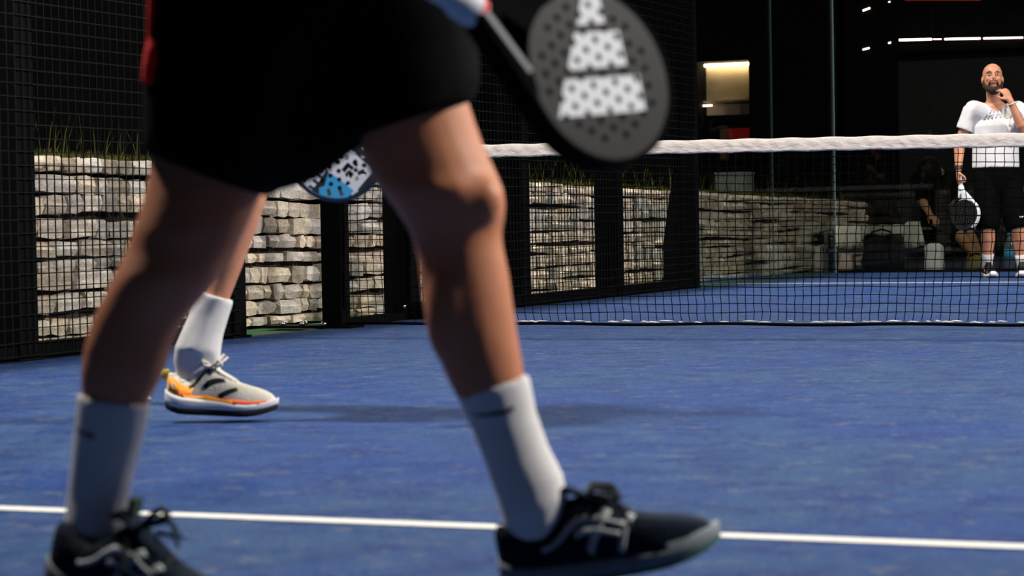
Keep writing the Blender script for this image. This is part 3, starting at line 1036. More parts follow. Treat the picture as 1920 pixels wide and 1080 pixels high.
def poly_mask(nt, polys, sx, sy):
    """1 inside any of the convex polygons (plane metres)"""
    L = nt.links.new
    total = None
    for poly in polys:
        area = sum(poly[i][0] * poly[(i + 1) % len(poly)][1] - poly[(i + 1) % len(poly)][0] * poly[i][1] for i in range(len(poly)))
        if area < 0: poly = poly[::-1]
        acc = None
        for i in range(len(poly)):
            (x1, y1), (x2, y2) = poly[i], poly[(i + 1) % len(poly)]
            ex, ey = x2 - x1, y2 - y1; l = math.hypot(ex, ey); nx_, ny_ = -ey / l, ex / l; c0 = nx_ * x1 + ny_ * y1
            a = nt.nodes.new('ShaderNodeMath'); a.operation = 'MULTIPLY_ADD'; a.inputs[1].default_value = nx_; a.inputs[2].default_value = -c0
            L(sx, a.inputs[0])
            b = nt.nodes.new('ShaderNodeMath'); b.operation = 'MULTIPLY_ADD'; b.inputs[1].default_value = ny_
            L(sy, b.inputs[0]); L(a.outputs[0], b.inputs[2])
            if acc is None: acc = b.outputs[0]
            else:
                m_ = nt.nodes.new('ShaderNodeMath'); m_.operation = 'MINIMUM'; L(acc, m_.inputs[0]); L(b.outputs[0], m_.inputs[1]); acc = m_.outputs[0]
        if total is None: total = acc
        else:
            m_ = nt.nodes.new('ShaderNodeMath'); m_.operation = 'MAXIMUM'; L(total, m_.inputs[0]); L(acc, m_.inputs[1]); total = m_.outputs[0]
    g = nt.nodes.new('ShaderNodeMath'); g.operation = 'GREATER_THAN'; g.inputs[1].default_value = 0
    L(total, g.inputs[0]); return g.outputs[0]


def printed(name, base, base2, layers, rough=.5, nscale=60):
    m = mat(name, base, rough, base2, nscale, .8, spec=.1)
    nt = m.node_tree; L = nt.links.new; b = nt.nodes['Principled BSDF']
    src = b.inputs['Base Color'].links[0].from_socket
    tc = nt.nodes.new('ShaderNodeTexCoord'); sp = nt.nodes.new('ShaderNodeSeparateXYZ'); L(tc.outputs['Object'], sp.inputs[0])
    for polys, col in layers:
        f = poly_mask(nt, polys, sp.outputs[0], sp.outputs[1])
        mx = nt.nodes.new('ShaderNodeMix'); mx.data_type = 'RGBA'; L(f, mx.inputs[0]); L(src, mx.inputs[6])
        mx.inputs[7].default_value = tuple(col) + (1,); src = mx.outputs[2]
    L(src, b.inputs['Base Color'])
    return m


def make_racket(label, origin, a, b, n, m_face, m_frame, m_grip, m_collar, hole_r=.0062, holes=None, M_arm=None, k=1.0):
    """origin = where handle meets throat; a axis to the tip, b across, n out of the face"""
    W = Matrix(((a.x, b.x, n.x, origin.x), (a.y, b.y, n.y, origin.y), (a.z, b.z, n.z, origin.z), (0, 0, 0, 1)))
    root = bpy.data.objects.new('padel_racket', None); COL.objects.link(root); root.matrix_world = W @ Matrix.Scale(k, 4)
    tag(root, label, 'racket')

    def part(name, me, m, smooth=False):
        me.materials.clear(); me.materials.append(m)
        if smooth:
            for p in me.polygons: p.use_smooth = True
        o = bpy.data.objects.new(name, me); COL.objects.link(o); o.parent = root; return o
    out = racket_outline()
    face_o = circle2(.20, 0, .1215, 56)
    throat = [(.030, .004), (.092, .058), (.083, .045), (.076, .022), (.073, 0), (.076, -.022), (.083, -.045), (.092, -.058), (.030, -.004)]
    part('frame', curve_plate([out, face_o, throat], .019, .004), m_frame)
    cs = holes if holes else []
    fc = part('face', curve_plate([circle2(.20, 0, .1218, 56)] + [circle2(x, y, hole_r, 10) for x, y in cs], .0175, .0), m_face)
    fc.data.materials.append(M_black)                       # hole walls blackened: their shade is put into the colour
    for pg in fc.data.polygons: pg.material_index = 1 if abs(pg.normal.z) < .5 else 0
    bm = bmesh.new(); tube(bm, [V((-.135, 0, 0)), V((-.12, 0, 0)), V((-.045, 0, 0)), V((-.030, 0, 0)), V((-.004, 0, 0))], [.019, .0165, .0165, .024, .0245], 14, side=V((0, 1, 0)), ratio=[1, 1.1, 1.1, .95, .95])
    me = bpy.data.meshes.new('grip'); bm.to_mesh(me); bm.free(); part('grip', me, m_grip, True)
    bm = bmesh.new(); tube(bm, [V((-.004, 0, 0)), V((.005, 0, 0))], [.0235, .0225], 14, side=V((0, 1, 0)), ratio=.98, rounded=False)
    me = bpy.data.meshes.new('collar'); bm.to_mesh(me); bm.free(); part('collar', me, m_collar, True)
    if M_arm:  # grey strip on one arm only, painting the light on its front
        for s in (-1,):
            bm = bmesh.new()
            box(bm, V((.046, s * .031, .019)), (.10, .0085, .004), Matrix.Rotation(s * radians(29.5), 3, 'Z'))
            me = bpy.data.meshes.new('throat_lit_strip'); bm.to_mesh(me); bm.free(); part('throat_lit_strip', me, M_arm)
    return root


def px_to_plane(x, y, origin, a, b, n):
    d = (P(x, y, 3.0) - CAM).normalized()
    t = (origin - CAM).dot(n) / d.dot(n); q = CAM + d * t - origin
    return (q.dot(a), q.dot(b))


hol = []
for i in range(-5, 6):
    for j in range(-4, 5):
        x, y = .205 + i * .0225 + (.011 if j % 2 else 0), j * .0225
        if math.hypot(x - .20, y) < .101: hol.append((x, y))
RK = .952
ro = lambda x, y: tuple(u / RK for u in px_to_plane(x, y, p0 + rn * (.0175 * RK), ra, rb, rn))
bars = [[ro(1093, -30), ro(1118, -32), ro(1134, 43), ro(1082, 47)],
        [ro(1077, 62), ro(1160, 57), ro(1175, 122), ro(1064, 132)],
        [ro(1059, 150), ro(1198, 140), ro(1211, 207), ro(1048, 221)]]
M_face1 = printed('woven_carbon', (0.022, 0.022, 0.022), (0.008, 0.008, 0.009), [(bars, (0.84, 0.86, 0.90))], .45, 90)
M_frame1 = mat('racket_black', (0.003, 0.003, 0.0035), .8, namount=.3, spec=.02)
M_armlit = mat('lit_arm_grey', (0.22, 0.23, 0.25), .5, namount=.3)  # lit tone of the throat arm, put into the colour
make_racket('black padel racket with three white bars held by the foreground player', p0, ra, rb, rn, M_face1, M_frame1,
            mat('white_grip', (0.8, 0.82, 0.85), .6, namount=.2), mat('red_collar', (0.8, 0.02, 0.02), .5, namount=.2), .0054, hol, M_armlit, RK)

# ------------------------------------------------------------------ second player, behind the first
B = empty('person', P(430, 792, 6.42), 'person mostly hidden behind the striding player, white sock and cream running shoe', 'person')
D2 = 6.42
bm = bmesh.new()
loft_px(bm, [(330, 100, 470, 100, 6.5), (345, 200, 500, 200, 6.48), (375, 300, 515, 300, 6.45), (402, 350, 507, 350, 6.43), (416, 385, 496, 385, D2), (412, 420, 485, 420, D2), (402, 470, 466, 470, D2),
             (394, 520, 447, 520, D2), (382, 565, 429, 565, D2), (366, 610, 410, 610, D2), (354, 650, 394, 650, D2), (350, 700, 388, 700, D2)], 18)
tube(bm, [P(366, 705, D2), P(380, 740, D2), P(480, 760, D2)], [.022, .022, .016], 10)
hipF = P(385, 130, 6.68); kneeF = P(325, 430, 6.85); ankF = P(232, 690, 7.15)
leg(bm, hipF, kneeF, ankF)
tube(bm, [ankF, ankF + HF * .06 - Z * .04, ankF + HF * .16 - Z * .06], [.034, .032, .02], 10)
fB = (HR * .9 - HF * .25).normalized(); sB = Z.cross(fB).normalized()
pelB, chB, nkB, hdB = P(420, 110, 6.55), P(480, -160, 6.5), P(510, -270, 6.48), P(530, -350, 6.46)
torso(bm, pelB, chB, nkB, hdB, sB)
sr, sl = chB + Z * .10 - sB * .18, chB + Z * .10 + sB * .18
er = P(590, -20, 6.22); wr = P(622, 160, 6.18)
rc2 = P(632, 286, 6.2)
arm(bm, sr, er, wr); el2 = sl - Z * .24 - fB * .08; wl2 = el2 + fB * .2 - Z * .05
arm(bm, sl, el2, wl2)
for q in (sr, sl): tube(bm, [chB + Z * .06, q], [.075, .06], 12)
ax2 = (rc2 - P(624, 150, 6.2)).normalized()
add_hand(bm, wr - ax2 * .02, ax2, HR, (70, 70, 70, 70), left=1, thumb_curl=60); add_hand(bm, wl2, fB, -sB, left=1)
add_head(bm, hdB + Z * .05, fB, Z)
link('body', remesh(bm, .0095, 3), M_skin2, B, True)
add_face_parts(B, hdB + Z * .05, fB, Z)
bm = bmesh.new(); c = hdB + Z * .05
ellipsoid(bm, c + Z * .042 - fB * .02, [sB * .082, fB * .098, Z * .088], 18, 12); build('hair', bm, M_hair, B, True)
bm = bmesh.new(); torso(bm, pelB + Z * .03, chB, chB.lerp(nkB, .6), chB.lerp(nkB, .7), sB, 1.12)
for a_, b_ in ((sr, er), (sl, el2)):
    tube(bm, [chB + Z * .06, a_], [.085, .072], 12); tube(bm, [a_, a_.lerp(b_, .6)], [.072, .064], 12, rounded=False)
link('shirt', remesh(bm, .014, 3), M_dark, B, True)
bm = bmesh.new(); tube(bm, [pelB + Z * .08, pelB - Z * .06], [.18, .19], 16, side=sB, ratio=.75)
loft_px(bm, [(335, 90, 505, 90, 6.5, .14), (332, 180, 518, 190, 6.48, .14), (350, 262, 530, 285, 6.45, .13)], 18)
tube(bm, [hipF + Z * .05, hipF.lerp(kneeF, .62)], [.12, .10], 14, rounded=False)
link('shorts', remesh(bm, .014, 3), M_shorts, B, True)
sk = sock_px([(372, 545, 437, 563, D2), (369, 553, 436, 571, D2), (357, 585, 428, 596, D2), (340, 622, 418, 630, D2), (328, 650, 414, 657, D2), (325, 678, 414, 678, D2, .036), (328, 694, 414, 694, D2, .03), (330, 718, 410, 718, D2, .02)], B)
bm = bmesh.new(); tube(bm, [kneeF.lerp(ankF, .5), kneeF.lerp(ankF, .75), ankF, ankF - Z * .03], [.054, .045, .041, .042], 14, rounded=False)
build('sock', bm, M_sock, B, True)
MC = dict(upper=M_cream, midsole=M_foam, outsole=M_rubber, tongue=M_cream, lace=M_cream)
s3 = Shoe(P(312, 774, D2), (HR * 1.0 - HF * .05), radians(-3.0), .304, .046, .017)
u3 = s3.make(B, MC, 'cream running shoe with orange heel and three black stripes')
for pts, w in (([(.22, .40), (.40, .74)], .011), ([(.36, .26), (.54, .66)], .011), ([(.50, .14), (.66, .52)], .010)):
    s3.band('stripe', pts, w, M_mark, -1)
s3.band('heel_panel', [(.015, .30), (.06, .34), (.14, .25), (.24, .14)], .042, M_orange, -1)
s3.band('trim_line', [(.14, .08), (.3, .05), (.5, .05), (.62, .07)], .010, M_orange, -1)
s3.band('trim_line', [(.55, .07), (.7, .10), (.85, .10), (.93, .12)], .012, M_redtrim, -1)
s3.band('trim_line', [(.13, .16), (.20, .10), (.28, .06)], .012, M_redtrim, -1)
bm = bmesh.new(); ellipsoid(bm, s3.W(-.004, 0, .105), [s3.x * .014, s3.y * .012, s3.z * .016], 10, 7); build('heel_tab', bm, M_yellow, u3, True)
s3.bow(MC, u3, [([(.13, 0, .135), (.145, -.03, .150), (.155, -.035, .140), (.135, -.01, .132)], .004), ([(.13, 0, .135), (.150, .02, .165), (.160, .025, .158), (.14, .01, .138)], .004),
                ([(.13, 0, .135), (.10, -.035, .150), (.105, -.04, .138), (.13, -.01, .130)], .004)])
s4 = Shoe(ankF - Z * .11 - HF * .05, HF * 1.0 + HR * .1, radians(-18), .30, .04); s4.make(B, MC)

# its racket
n2 = (-Fw * .96 + HR * .15).normalized()
a2 = ax2; n2 = (n2 - a2 * n2.dot(a2)).normalized(); b2 = n2.cross(a2).normalized()
o2 = rc2 - a2 * .20
r2 = lambda x, y: px_to_plane(x, y, o2 + n2 * .0175, a2, b2, n2)
q = lambda *pts: [r2(*p) for p in pts]
white2 = [q((600, 305), (618, 292), (672, 358), (660, 366)), q((618, 292), (655, 278), (700, 320), (665, 362)),
          q((570, 346), (603, 312), (612, 322), (582, 360))]
blue2 = [q((616, 322), (638, 337), (664, 358), (640, 382), (600, 378)), q((598, 352), (620, 345), (640, 380), (600, 382))]
dark2 = [q((640, 318), (650, 306), (656, 312), (646, 324)), q((652, 304), (664, 314), (660, 320), (648, 309)), q((648, 324), (658, 335), (664, 326), (655, 318)),
         q((623, 297), (628, 294), (636, 306), (631, 309)), q((634, 291), (640, 287), (646, 296), (640, 300)), q((664, 300), (672, 308), (668, 314), (660, 306)),
         q((670, 322), (682, 316), (684, 322), (672, 330))]
lets2 = [q((577, 350), (581, 346), (590, 352), (586, 356)), q((586, 340), (590, 336), (599, 343), (595, 347)), q((594, 330), (598, 326), (606, 332), (602, 336))]
gaps2 = [q((612, 355), (618, 352), (622, 366), (615, 368)), q((634, 356), (640, 354), (645, 366), (638, 368))]
redl = [q((603, 303), (606, 300), (624, 320), (620, 322))]
M_face2 = printed('racket_print', (0.03, 0.04, 0.05), (0.015, 0.02, 0.025),
                  [(white2, (0.78, 0.82, 0.9)), (blue2, (0.06, 0.42, 0.78)), (dark2, (0.01, 0.01, 0.012)), (lets2, (0.02, 0.02, 0.02)), (gaps2, (0.10, 0.06, 0.07)), (redl, (0.7, 0.06, 0.03))], .5, 40)
make_racket('white and blue padel racket hanging behind the black shorts', o2, a2, b2, n2, M_face2,
            mat('racket_blue_edge', (0.01, 0.03, 0.08), .5, (0.005, 0.012, 0.03), 20, .5), mat('dark_grip', (0.01, 0.01, 0.01), .8, namount=.2),
            M_black, .0062, [(x, y) for x, y in hol])

# ------------------------------------------------------------------ man on the far court
DC = 19.0
Cm = empty('person', P(1878, 520, DC), 'bald bearded person in a white printed T-shirt standing across the net, hand at chin', 'person')
fC = (-HF * .98 - HR * .12).normalized(); sC = Z.cross(fC).normalized()      # sC points to the person's left (right in the photo)
J = lambda x, y, d=0.0: P(x, y, DC + d)
pelC, chC, nkC = J(1867, 322), J(1866, 236), J(1863, 194)
hfw = (fC + Z * .20).normalized(); hup = (Z - hfw * Z.dot(hfw)).normalized()
hdC = J(1861, 147, -.05)
shRc, shLc = J(1824, 205), J(1909, 206)
elRc, wrRc = J(1799, 268, .03), J(1797, 318, -.06)
elLc, wrLc = J(1922, 252, -.22), J(1895, 190, -.24)
hipRc, hipLc = J(1849, 330), J(1886, 330)
knRc, anRc = J(1853, 428, -.05), J(1851, 497, 0)
knLc, anLc = J(1908, 426, -.05), J(1916, 499, 0)
bm = bmesh.new()
torso(bm, pelC, chC, nkC, hdC - hup * .06, sC)
for a_, b_, c_ in ((shRc, elRc, wrRc), (shLc, elLc, wrLc)):
    arm(bm, a_, b_, c_); tube(bm, [chC + Z * .06, a_], [.08, .062], 12)
leg(bm, hipRc, knRc, anRc); leg(bm, hipLc, knLc, anLc)
for q_ in (anRc, anLc): tube(bm, [q_, q_ + fC * .06 - Z * .05, q_ + fC * .17 - Z * .06], [.034, .032, .02], 10)
add_hand(bm, wrRc, -Z + fC * .1, sC, (60, 62, 64, 66), left=1, thumb_curl=50)
add_hand(bm, wrLc, (J(1878, 158, -.20) - wrLc), (HF * .9 - HR * .5), (28, 30, 34, 40), left=1, spread=.14)
add_head(bm, hdC, hfw, hup, 1.03)
link('body', remesh(bm, .0068, 2), M_skin2, Cm, True)
add_face_parts(Cm, hdC, hfw, hup, 1.03, M_beard)
rtC = hfw.cross(hup).normalized()
bm = bmesh.new()                                                     # full beard and moustache
for s_ in (-1, 1):
    tube(bm, [hdC + rtC * (.073 * s_) - hup * .03 + hfw * .0, hdC + rtC * (.064 * s_) - hup * .075 + hfw * .03, hdC + rtC * (.035 * s_) - hup * .105 + hfw * .062, hdC - hup * .115 + hfw * .076],
         [.010, .020, .026, .030], 10)
    tube(bm, [hdC + hfw * .101 - hup * .041, hdC + hfw * .093 - hup * .046 + rtC * (.026 * s_), hdC + hfw * .080 - hup * .070 + rtC * (.036 * s_)], [.006, .008, .010], 8)
ellipsoid(bm, hdC - hup * .118 + hfw * .060, [rtC * .046, hfw * .040, hup * .034], 12, 8)
link('beard', remesh(bm, .005, 2), M_beard, Cm, True)
# shirt
bm = bmesh.new()
u_ = (chC - pelC)
tube(bm, [pelC + u_ * .08, pelC + u_ * .3, pelC + u_ * .6, chC, chC.lerp(nkC, .62)], [.190, .188, .186, .196, .115], 22, side=sC, ratio=[.72, .72, .70, .66, .66], rounded=False)
for a_, b_ in ((shRc, elRc), (shLc, elLc)):
    tube(bm, [chC + Z * .055, a_], [.095, .078], 14); tube(bm, [a_, a_.lerp(b_, .38), a_.lerp(b_, .62)], [.078, .074, .074], 14, rounded=False)
shirtC = link('shirt', remesh(bm, .009, 3), M_shirt, Cm, True)
tree = bvh(shirtC)


def pr(pts, w, m, lift=.003): strip_on('print', tree, pts, w, m, shirtC, DC, lift, 3)


for i, (x, y) in enumerate([(1856, 203), (1863, 201), (1870, 199), (1877, 199), (1885, 198)]):     # slanted strokes, upper line
    pr([(x + 3, y), (x, y + 10)], [3.5, 3.5], M_print)
    if i % 2 == 0: pr([(x + 1, y + 4), (x + 6, y + 3)], [3, 3], M_print)
for i, (x, y) in enumerate([(1846, 213), (1853, 212), (1860, 211), (1868, 210), (1876, 209), (1884, 208)]):  # lower line
    pr([(x + 3, y), (x - 1, y + 12)], [3.8, 3.8], M_print)
    if i in (0, 1, 3): pr([(x + 1, y + 5), (x + 7, y + 4)], [3, 3], M_print)
pr([(1885, 221), (1891, 220)], [4, 4], M_lime, .004)
# shorts
bm = bmesh.new()
tube(bm, [pelC + Z * .10, pelC - Z * .02, pelC - Z * .10], [.175, .190, .185], 20, side=sC, ratio=.72)
for h_, k_ in ((hipRc, knRc), (hipLc, knLc)):
    e_ = h_.lerp(k_, 1.02)
    tube(bm, [h_ + Z * .02, h_.lerp(k_, .5), e_], [.110, .108, .098], 16, rounded=False)
shC = link('shorts', remesh(bm, .010, 2), M_shorts, Cm, True)
strip_on('swoosh', bvh(shC), [(1912, 405), (1914, 408), (1919, 405)], [1.5, 2.5, 1.5], M_white, shC, DC, .002, 3)
MK = dict(upper=mat('black_mesh', (0.006, 0.006, 0.007), .8, (0.012, 0.012, 0.013), 30, .5, spec=.1), midsole=M_foam, outsole=M_foam, tongue=M_lace, lace=M_lace)
for a_, k_, tw in ((anRc, knRc, .15), (anLc, knLc, -.1)):
    bm = bmesh.new(); tube(bm, [k_.lerp(a_, .70), k_.lerp(a_, .85), a_, a_ - Z * .03], [.053, .045, .042, .042], 16, rounded=False)
    build('sock', bm, M_sock, Cm, True)
    hd_ = (fC + sC * tw).normalized()
    g_ = V((a_.x, a_.y, 0)) - hd_ * .075
    sh_ = Shoe(g_, hd_, 0, .30, .034); up_ = sh_.make(Cm, MK)
    bm = bmesh.new(); ellipsoid(bm, sh_.W(.272, 0, .032), [sh_.x * .036, sh_.y * .036, sh_.z * .024], 14, 9); build('toe_cap', bm, M_foam, up_, True)
bm = bmesh.new(); tube(bm, [wrRc + Z * .035, wrRc + Z * .005], [.033, .034], 14, rounded=False); wb = build('watch', bm, M_rubber, Cm, True)
bm = bmesh.new(); box(bm, wrRc + Z * .02 + fC * .034, (.03, .012, .03)); build('watch_face', bm, M_bolt, wb)
bm = bmesh.new()
d_ = (wrLc - elLc).normalized(); e1 = d_.orthogonal().normalized(); e2 = d_.cross(e1)
tube(bm, [wrLc - d_ * .02 + (e1 * cos(t * pi / 8) + e2 * sin(t * pi / 8)) * .031 for t in range(17)], .0035, 6); build('bracelet', bm, M_white, Cm, True)

# racket in the lowered hand
DR = 18.92
o3 = P(1803, 357, DR); t3 = P(1815, 434, DR - .06)
a3 = (t3 - o3).normalized()
n3 = (-Fw * .74 - HR * .67).normalized(); n3 = (n3 - a3 * n3.dot(a3)).normalized(); b3 = n3.cross(a3).normalized()
sgn = 1 if b3.dot(HR) > 0 else -1
M_frame3 = printed('racket_white_edge', (0.006, 0.006, 0.007), (0.01, 0.01, 0.011),
                   [([[(-.05, sgn * -.012), (.06, sgn * -.03), (.33, sgn * .05), (.40, sgn * .3), (-.05, sgn * .3)]], (0.80, 0.80, 0.82)),
                    ([[(.155, sgn * .05), (.165, sgn * .05), (.165, sgn * .2), (.155, sgn * .2)], [(.235, sgn * .05), (.245, sgn * .05), (.245, sgn * .2), (.235, sgn * .2)]], (0.02, 0.02, 0.02))], .4, 30)
make_racket('black padel racket with white frame edge hanging from the bald man\'s hand', o3, a3, b3, n3,
            mat('black_carbon', (0.006, 0.006, 0.006), .4, (0.03, 0.03, 0.03), 50, .6), M_frame3, mat('white_grip3', (0.8, 0.8, 0.82), .6, namount=.2), M_frame3, .0062, hol)


# ------------------------------------------------------------------ bench and things beyond the end glass
def GY(x, y, Y):
    """world point at photo pixel (x, y) on the plane of constant court Y"""
    d = P(x, y, 1.0) - CAM
    return CAM + d * ((Y - CAM.y) / d.y)


M_metal = mat('grey_metal', (0.10, 0.11, 0.11), .5, (0.05, 0.055, 0.055), 12, .5)
M_towel = mat('cream_towel', (0.62, 0.60, 0.50), .95, (0.48, 0.46, 0.38), 14, .6, bump=.6, bscale=60)
M_towel2 = mat('white_towel', (0.80, 0.79, 0.76), .95, (0.68, 0.67, 0.64), 14, .6, bump=.6, bscale=60)
BY = 11.05
GZ = -.02
bench = empty('bench', (-4.6, BY, GZ), 'low slatted metal bench standing beyond the end glass', 'bench')
bx0, bx1 = -5.42, -3.75
for i in range(4):
    bm = bmesh.new(); box(bm, ((bx0 + bx1) / 2, BY - .13 + i * .1, .385), (bx1 - bx0, .08, .025)); build('slat', bm, M_metal, bench)
for x in (bx0 + .08, bx1 - .08):
    for dy in (-.14, .18):
        bm = bmesh.new(); box(bm, (x, BY + dy, .178), (.04, .04, .396)); build('leg', bm, M_metal, bench)
for dy in (-.15, .19):
    bm = bmesh.new(); box(bm, ((bx0 + bx1) / 2, BY + dy, .185), (bx1 - bx0 - .16, .02, .035)); build('stretcher', bm, M_metal, bench)


def towel(x0, x1, top, drop, m, label, seed, back=.28, dx=0.0, lift=.0):
    """cloth lying over the bench with its front edge hanging down"""
    r = random.Random(seed); bm = bmesh.new(); n = 26
    rows_ = []
    prof_ = [(back, top), (.0, top), (-.17, top + .004), (-.195, top - .012), (-.20, top - drop * .35), (-.205, top - drop * .7), (-.205, top - drop)]
    ph = r.random() * 6
    for i in range(n + 1):
        u = i / n; row = []
        for k, (dy, z) in enumerate(prof_):
            fold = .012 * sin(u * 17 + ph) + .007 * sin(u * 31 + ph * 2)
            amp = max(0, k - 2) / 4
            row.append(V((x0 + (x1 - x0) * u + dx * amp * (u - .2), BY + dy + fold * amp, z + lift + (.012 * abs(sin(u * 9 + ph)) if 1 <= k <= 3 else 0) + (.012 * sin(u * 6 + ph) if k == 6 else 0))))
        rows_.append(row)
    t1 = [[bm.verts.new(p) for p in row] for row in rows_]
    t2 = [[bm.verts.new(p + V((0, .004 if k > 3 else 0, -.009 if k <= 3 else 0))) for k, p in enumerate(row)] for row in rows_]
    K = len(prof_)
    for i in range(n):
        for k in range(K - 1):
            bm.faces.new((t1[i][k], t1[i + 1][k], t1[i + 1][k + 1], t1[i][k + 1])); bm.faces.new((t2[i][k], t2[i][k + 1], t2[i + 1][k + 1], t2[i + 1][k]))
        for k in (0, K - 1): bm.faces.new((t1[i][k], t2[i][k], t2[i + 1][k], t1[i + 1][k]))
    for i in (0, n):
        for k in range(K - 1): bm.faces.new((t1[i][k], t1[i][k + 1], t2[i][k + 1], t2[i][k]))
    return tag(build('towel', bm, m, None, True), label, 'towel')


X = lambda px, y=460: GY(px, y, BY - .2).x
towel(X(1566), X(1614), .412, .20, M_towel, 'cream towel hanging over the left end of the bench', 3)
towel(X(1616), X(1695), .412, .10, M_towel, 'cream towel draped over the bench above the black backpack', 5)
towel(X(1698), X(1722), .425, .225, M_towel, 'narrow cream towel hanging at the bench beside the white bag', 9, dx=.09, lift=.012)


def soft_bag(name, x0, x1, ytop, Y, m, label, cat, depth=.2, seed=1, taper=.8, strap=None):
    a_ = GY(x0, 480, Y).x; b_ = GY(x1, 480, Y).x; h_ = GY((x0 + x1) / 2, ytop, Y).z - GZ
    root = empty(name, ((a_ + b_) / 2, Y, GZ), label, cat); r = random.Random(seed)
    bm = bmesh.new(); rings = []; n = 20
    for f, k in ((0, .9), (.05, 1), (.3, 1.02), (.6, .95), (.86, taper + .03), (.96, taper), (1.0, taper * .9)):
        ph = r.random() * 6
        rings.append([V(((a_ + b_) / 2 + (b_ - a_) / 2 * k * math.copysign(abs(cos(t)) ** .6, cos(t)) * (1 + .04 * sin(3 * t + ph)),
                         Y + depth / 2 * k * math.copysign(abs(sin(t)) ** .6, sin(t)) * (1 + .05 * sin(4 * t + ph)), GZ + h_ * f + (.015 * sin(2 * t + ph) if f > .5 else 0)))
                      for t in [2 * pi * j / n for j in range(n)]])
    loft(bm, rings); build('body', bm, m, root, True)
    if strap:
        bm = bmesh.new(); cx = (a_ + b_) / 2; w = (b_ - a_) * .3
        tube(bm, [V((cx - w, Y - depth * .4, GZ + h_ * .82)), V((cx - w * .8, Y - depth * .3, GZ + h_ * 1.08)), V((cx, Y - depth * .2, GZ + h_ * 1.16)), V((cx + w * .8, Y - depth * .3, GZ + h_ * 1.08)), V((cx + w, Y - depth * .4, GZ + h_ * .82))], .010, 8)
        build('handle', bm, strap, root, True)
    return root


soft_bag('cloth_bag', 1734, 1769, 458, 10.62, M_towel2, 'bright white cloth bag on the ground beside the bench', 'bag', .16, 2, .95)
soft_bag('cloth_bag', 1510, 1549, 461, 11.1, M_towel, 'pale cloth bag on the ground left of the bench', 'bag', .2, 5, .8)
soft_bag('backpack', 1618, 1694, 441, 10.72, M_dark, 'black backpack leaning against the front of the bench', 'bag', .2, 7, .9, M_dark)
soft_bag('duffel_bag', 1812, 1852, 480, 10.4, mat('khaki', (0.20, 0.15, 0.03), .8, (0.10, 0.08, 0.02), 12, .6), 'small khaki bag on the ground behind the man\'s leg', 'bag', .22, 11, .9, M_dark)
soft_bag('round_bag', 1573, 1604, 476, 10.78, mat('pinkish_cloth', (0.42, 0.31, 0.27), .9, (0.3, 0.2, 0.17), 12, .6), 'small rounded pinkish bag under the left end of the bench', 'bag', .18, 13, .7)


# seated spectator
S = empty('person', (GY(1765, 505, 11.0).x, 11.0, GZ), 'person in dark clothes with bare tan shins sitting on the bench', 'person')
Q = lambda x, y, Y=11.0: GY(x, y, Y)
fS = V((.45, -.9, 0)).normalized(); sS = Z.cross(fS).normalized()
pelS, chS, nkS, hdS = Q(1762, 405, 11.1), Q(1752, 345, 10.95), Q(1746, 318, 10.82), Q(1742, 322, 10.74)
bm = bmesh.new(); torso(bm, pelS, chS, nkS, hdS, sS, .95)
kn1, an1 = Q(1796, 437, 10.72), Q(1834, 488, 10.80)
kn2, an2 = Q(1812, 432, 10.85), Q(1842, 487, 10.95)
leg(bm, pelS - sS * .09, kn1, an1); leg(bm, pelS + sS * .09, kn2, an2)
fSh = (fS - Z * 1.3).normalized(); uSh = (Z + fS / 1.3).normalized()
a1, a2_ = chS + Z * .05 - sS * .17, chS + Z * .05 + sS * .17
e1_, w1_ = Q(1727, 372, 10.95), Q(1744, 403, 10.75)
e2_, w2_ = Q(1788, 372, 11.1), Q(1790, 420, 10.85)
arm(bm, a1, e1_, w1_); arm(bm, a2_, e2_, w2_)
for q_ in (a1, a2_): tube(bm, [chS + Z * .05, q_], [.075, .06], 12)
add_hand(bm, w1_, V((.6, -.5, -.4)), -Z, left=-1); add_hand(bm, w2_, V((.3, -.7, -.5)), -Z, left=1)
for q_ in (an1, an2): tube(bm, [q_, q_ + fS * .06 - Z * .04, q_ + fS * .17 - Z * .05], [.034, .03, .02], 10)
add_head(bm, hdS, fSh, uSh)
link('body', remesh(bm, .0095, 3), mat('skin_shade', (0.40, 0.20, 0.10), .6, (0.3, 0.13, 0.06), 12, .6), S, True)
add_face_parts(S, hdS, fSh, uSh)
bm = bmesh.new(); c = hdS; ellipsoid(bm, c + uSh * .042 - fSh * .02, [sS * .084, fSh * .098, uSh * .088], 18, 12); build('hair', bm, M_hair, S, True)
bm = bmesh.new(); ellipsoid(bm, c + fSh * .012 + uSh * .002, [sS * .108, fSh * .122, uSh * .135], 18, 12); tube(bm, [c - fSh * .05, nkS, chS.lerp(nkS, .6)], [.095, .09, .10], 14); build('face_shade', bm, M_dark, S, True)  # dark shell added around head and neck, standing in for shade on the face
bm = bmesh.new(); torso(bm, pelS, chS, chS.lerp(nkS, .6), chS.lerp(nkS, .7), sS, 1.08)
for a_, b_ in ((a1, e1_), (a2_, e2_)): tube(bm, [chS + Z * .05, a_], [.085, .072], 12); tube(bm, [a_, a_.lerp(b_, .9)], [.07, .06], 12)
link('shirt', remesh(bm, .014, 3), M_dark, S, True)
bm = bmesh.new(); tube(bm, [pelS + Z * .08, pelS - Z * .05], [.18, .185], 16, side=sS, ratio=.75)
for k_, s_ in ((kn1, -1), (kn2, 1)): tube(bm, [pelS + sS * (.09 * s_), (pelS + sS * (.09 * s_)).lerp(k_, .92)], [.115, .09], 14)
link('shorts', remesh(bm, .014, 3), M_dark, S, True)
for q_, k_ in ((an1, kn1), (an2, kn2)):
    Shoe(V((q_.x, q_.y, GZ)) - fS * .07, fS, 0, .28, .03).make(S, dict(upper=M_metal, midsole=M_metal, outsole=M_rubber, tongue=M_metal, lace=M_lace))

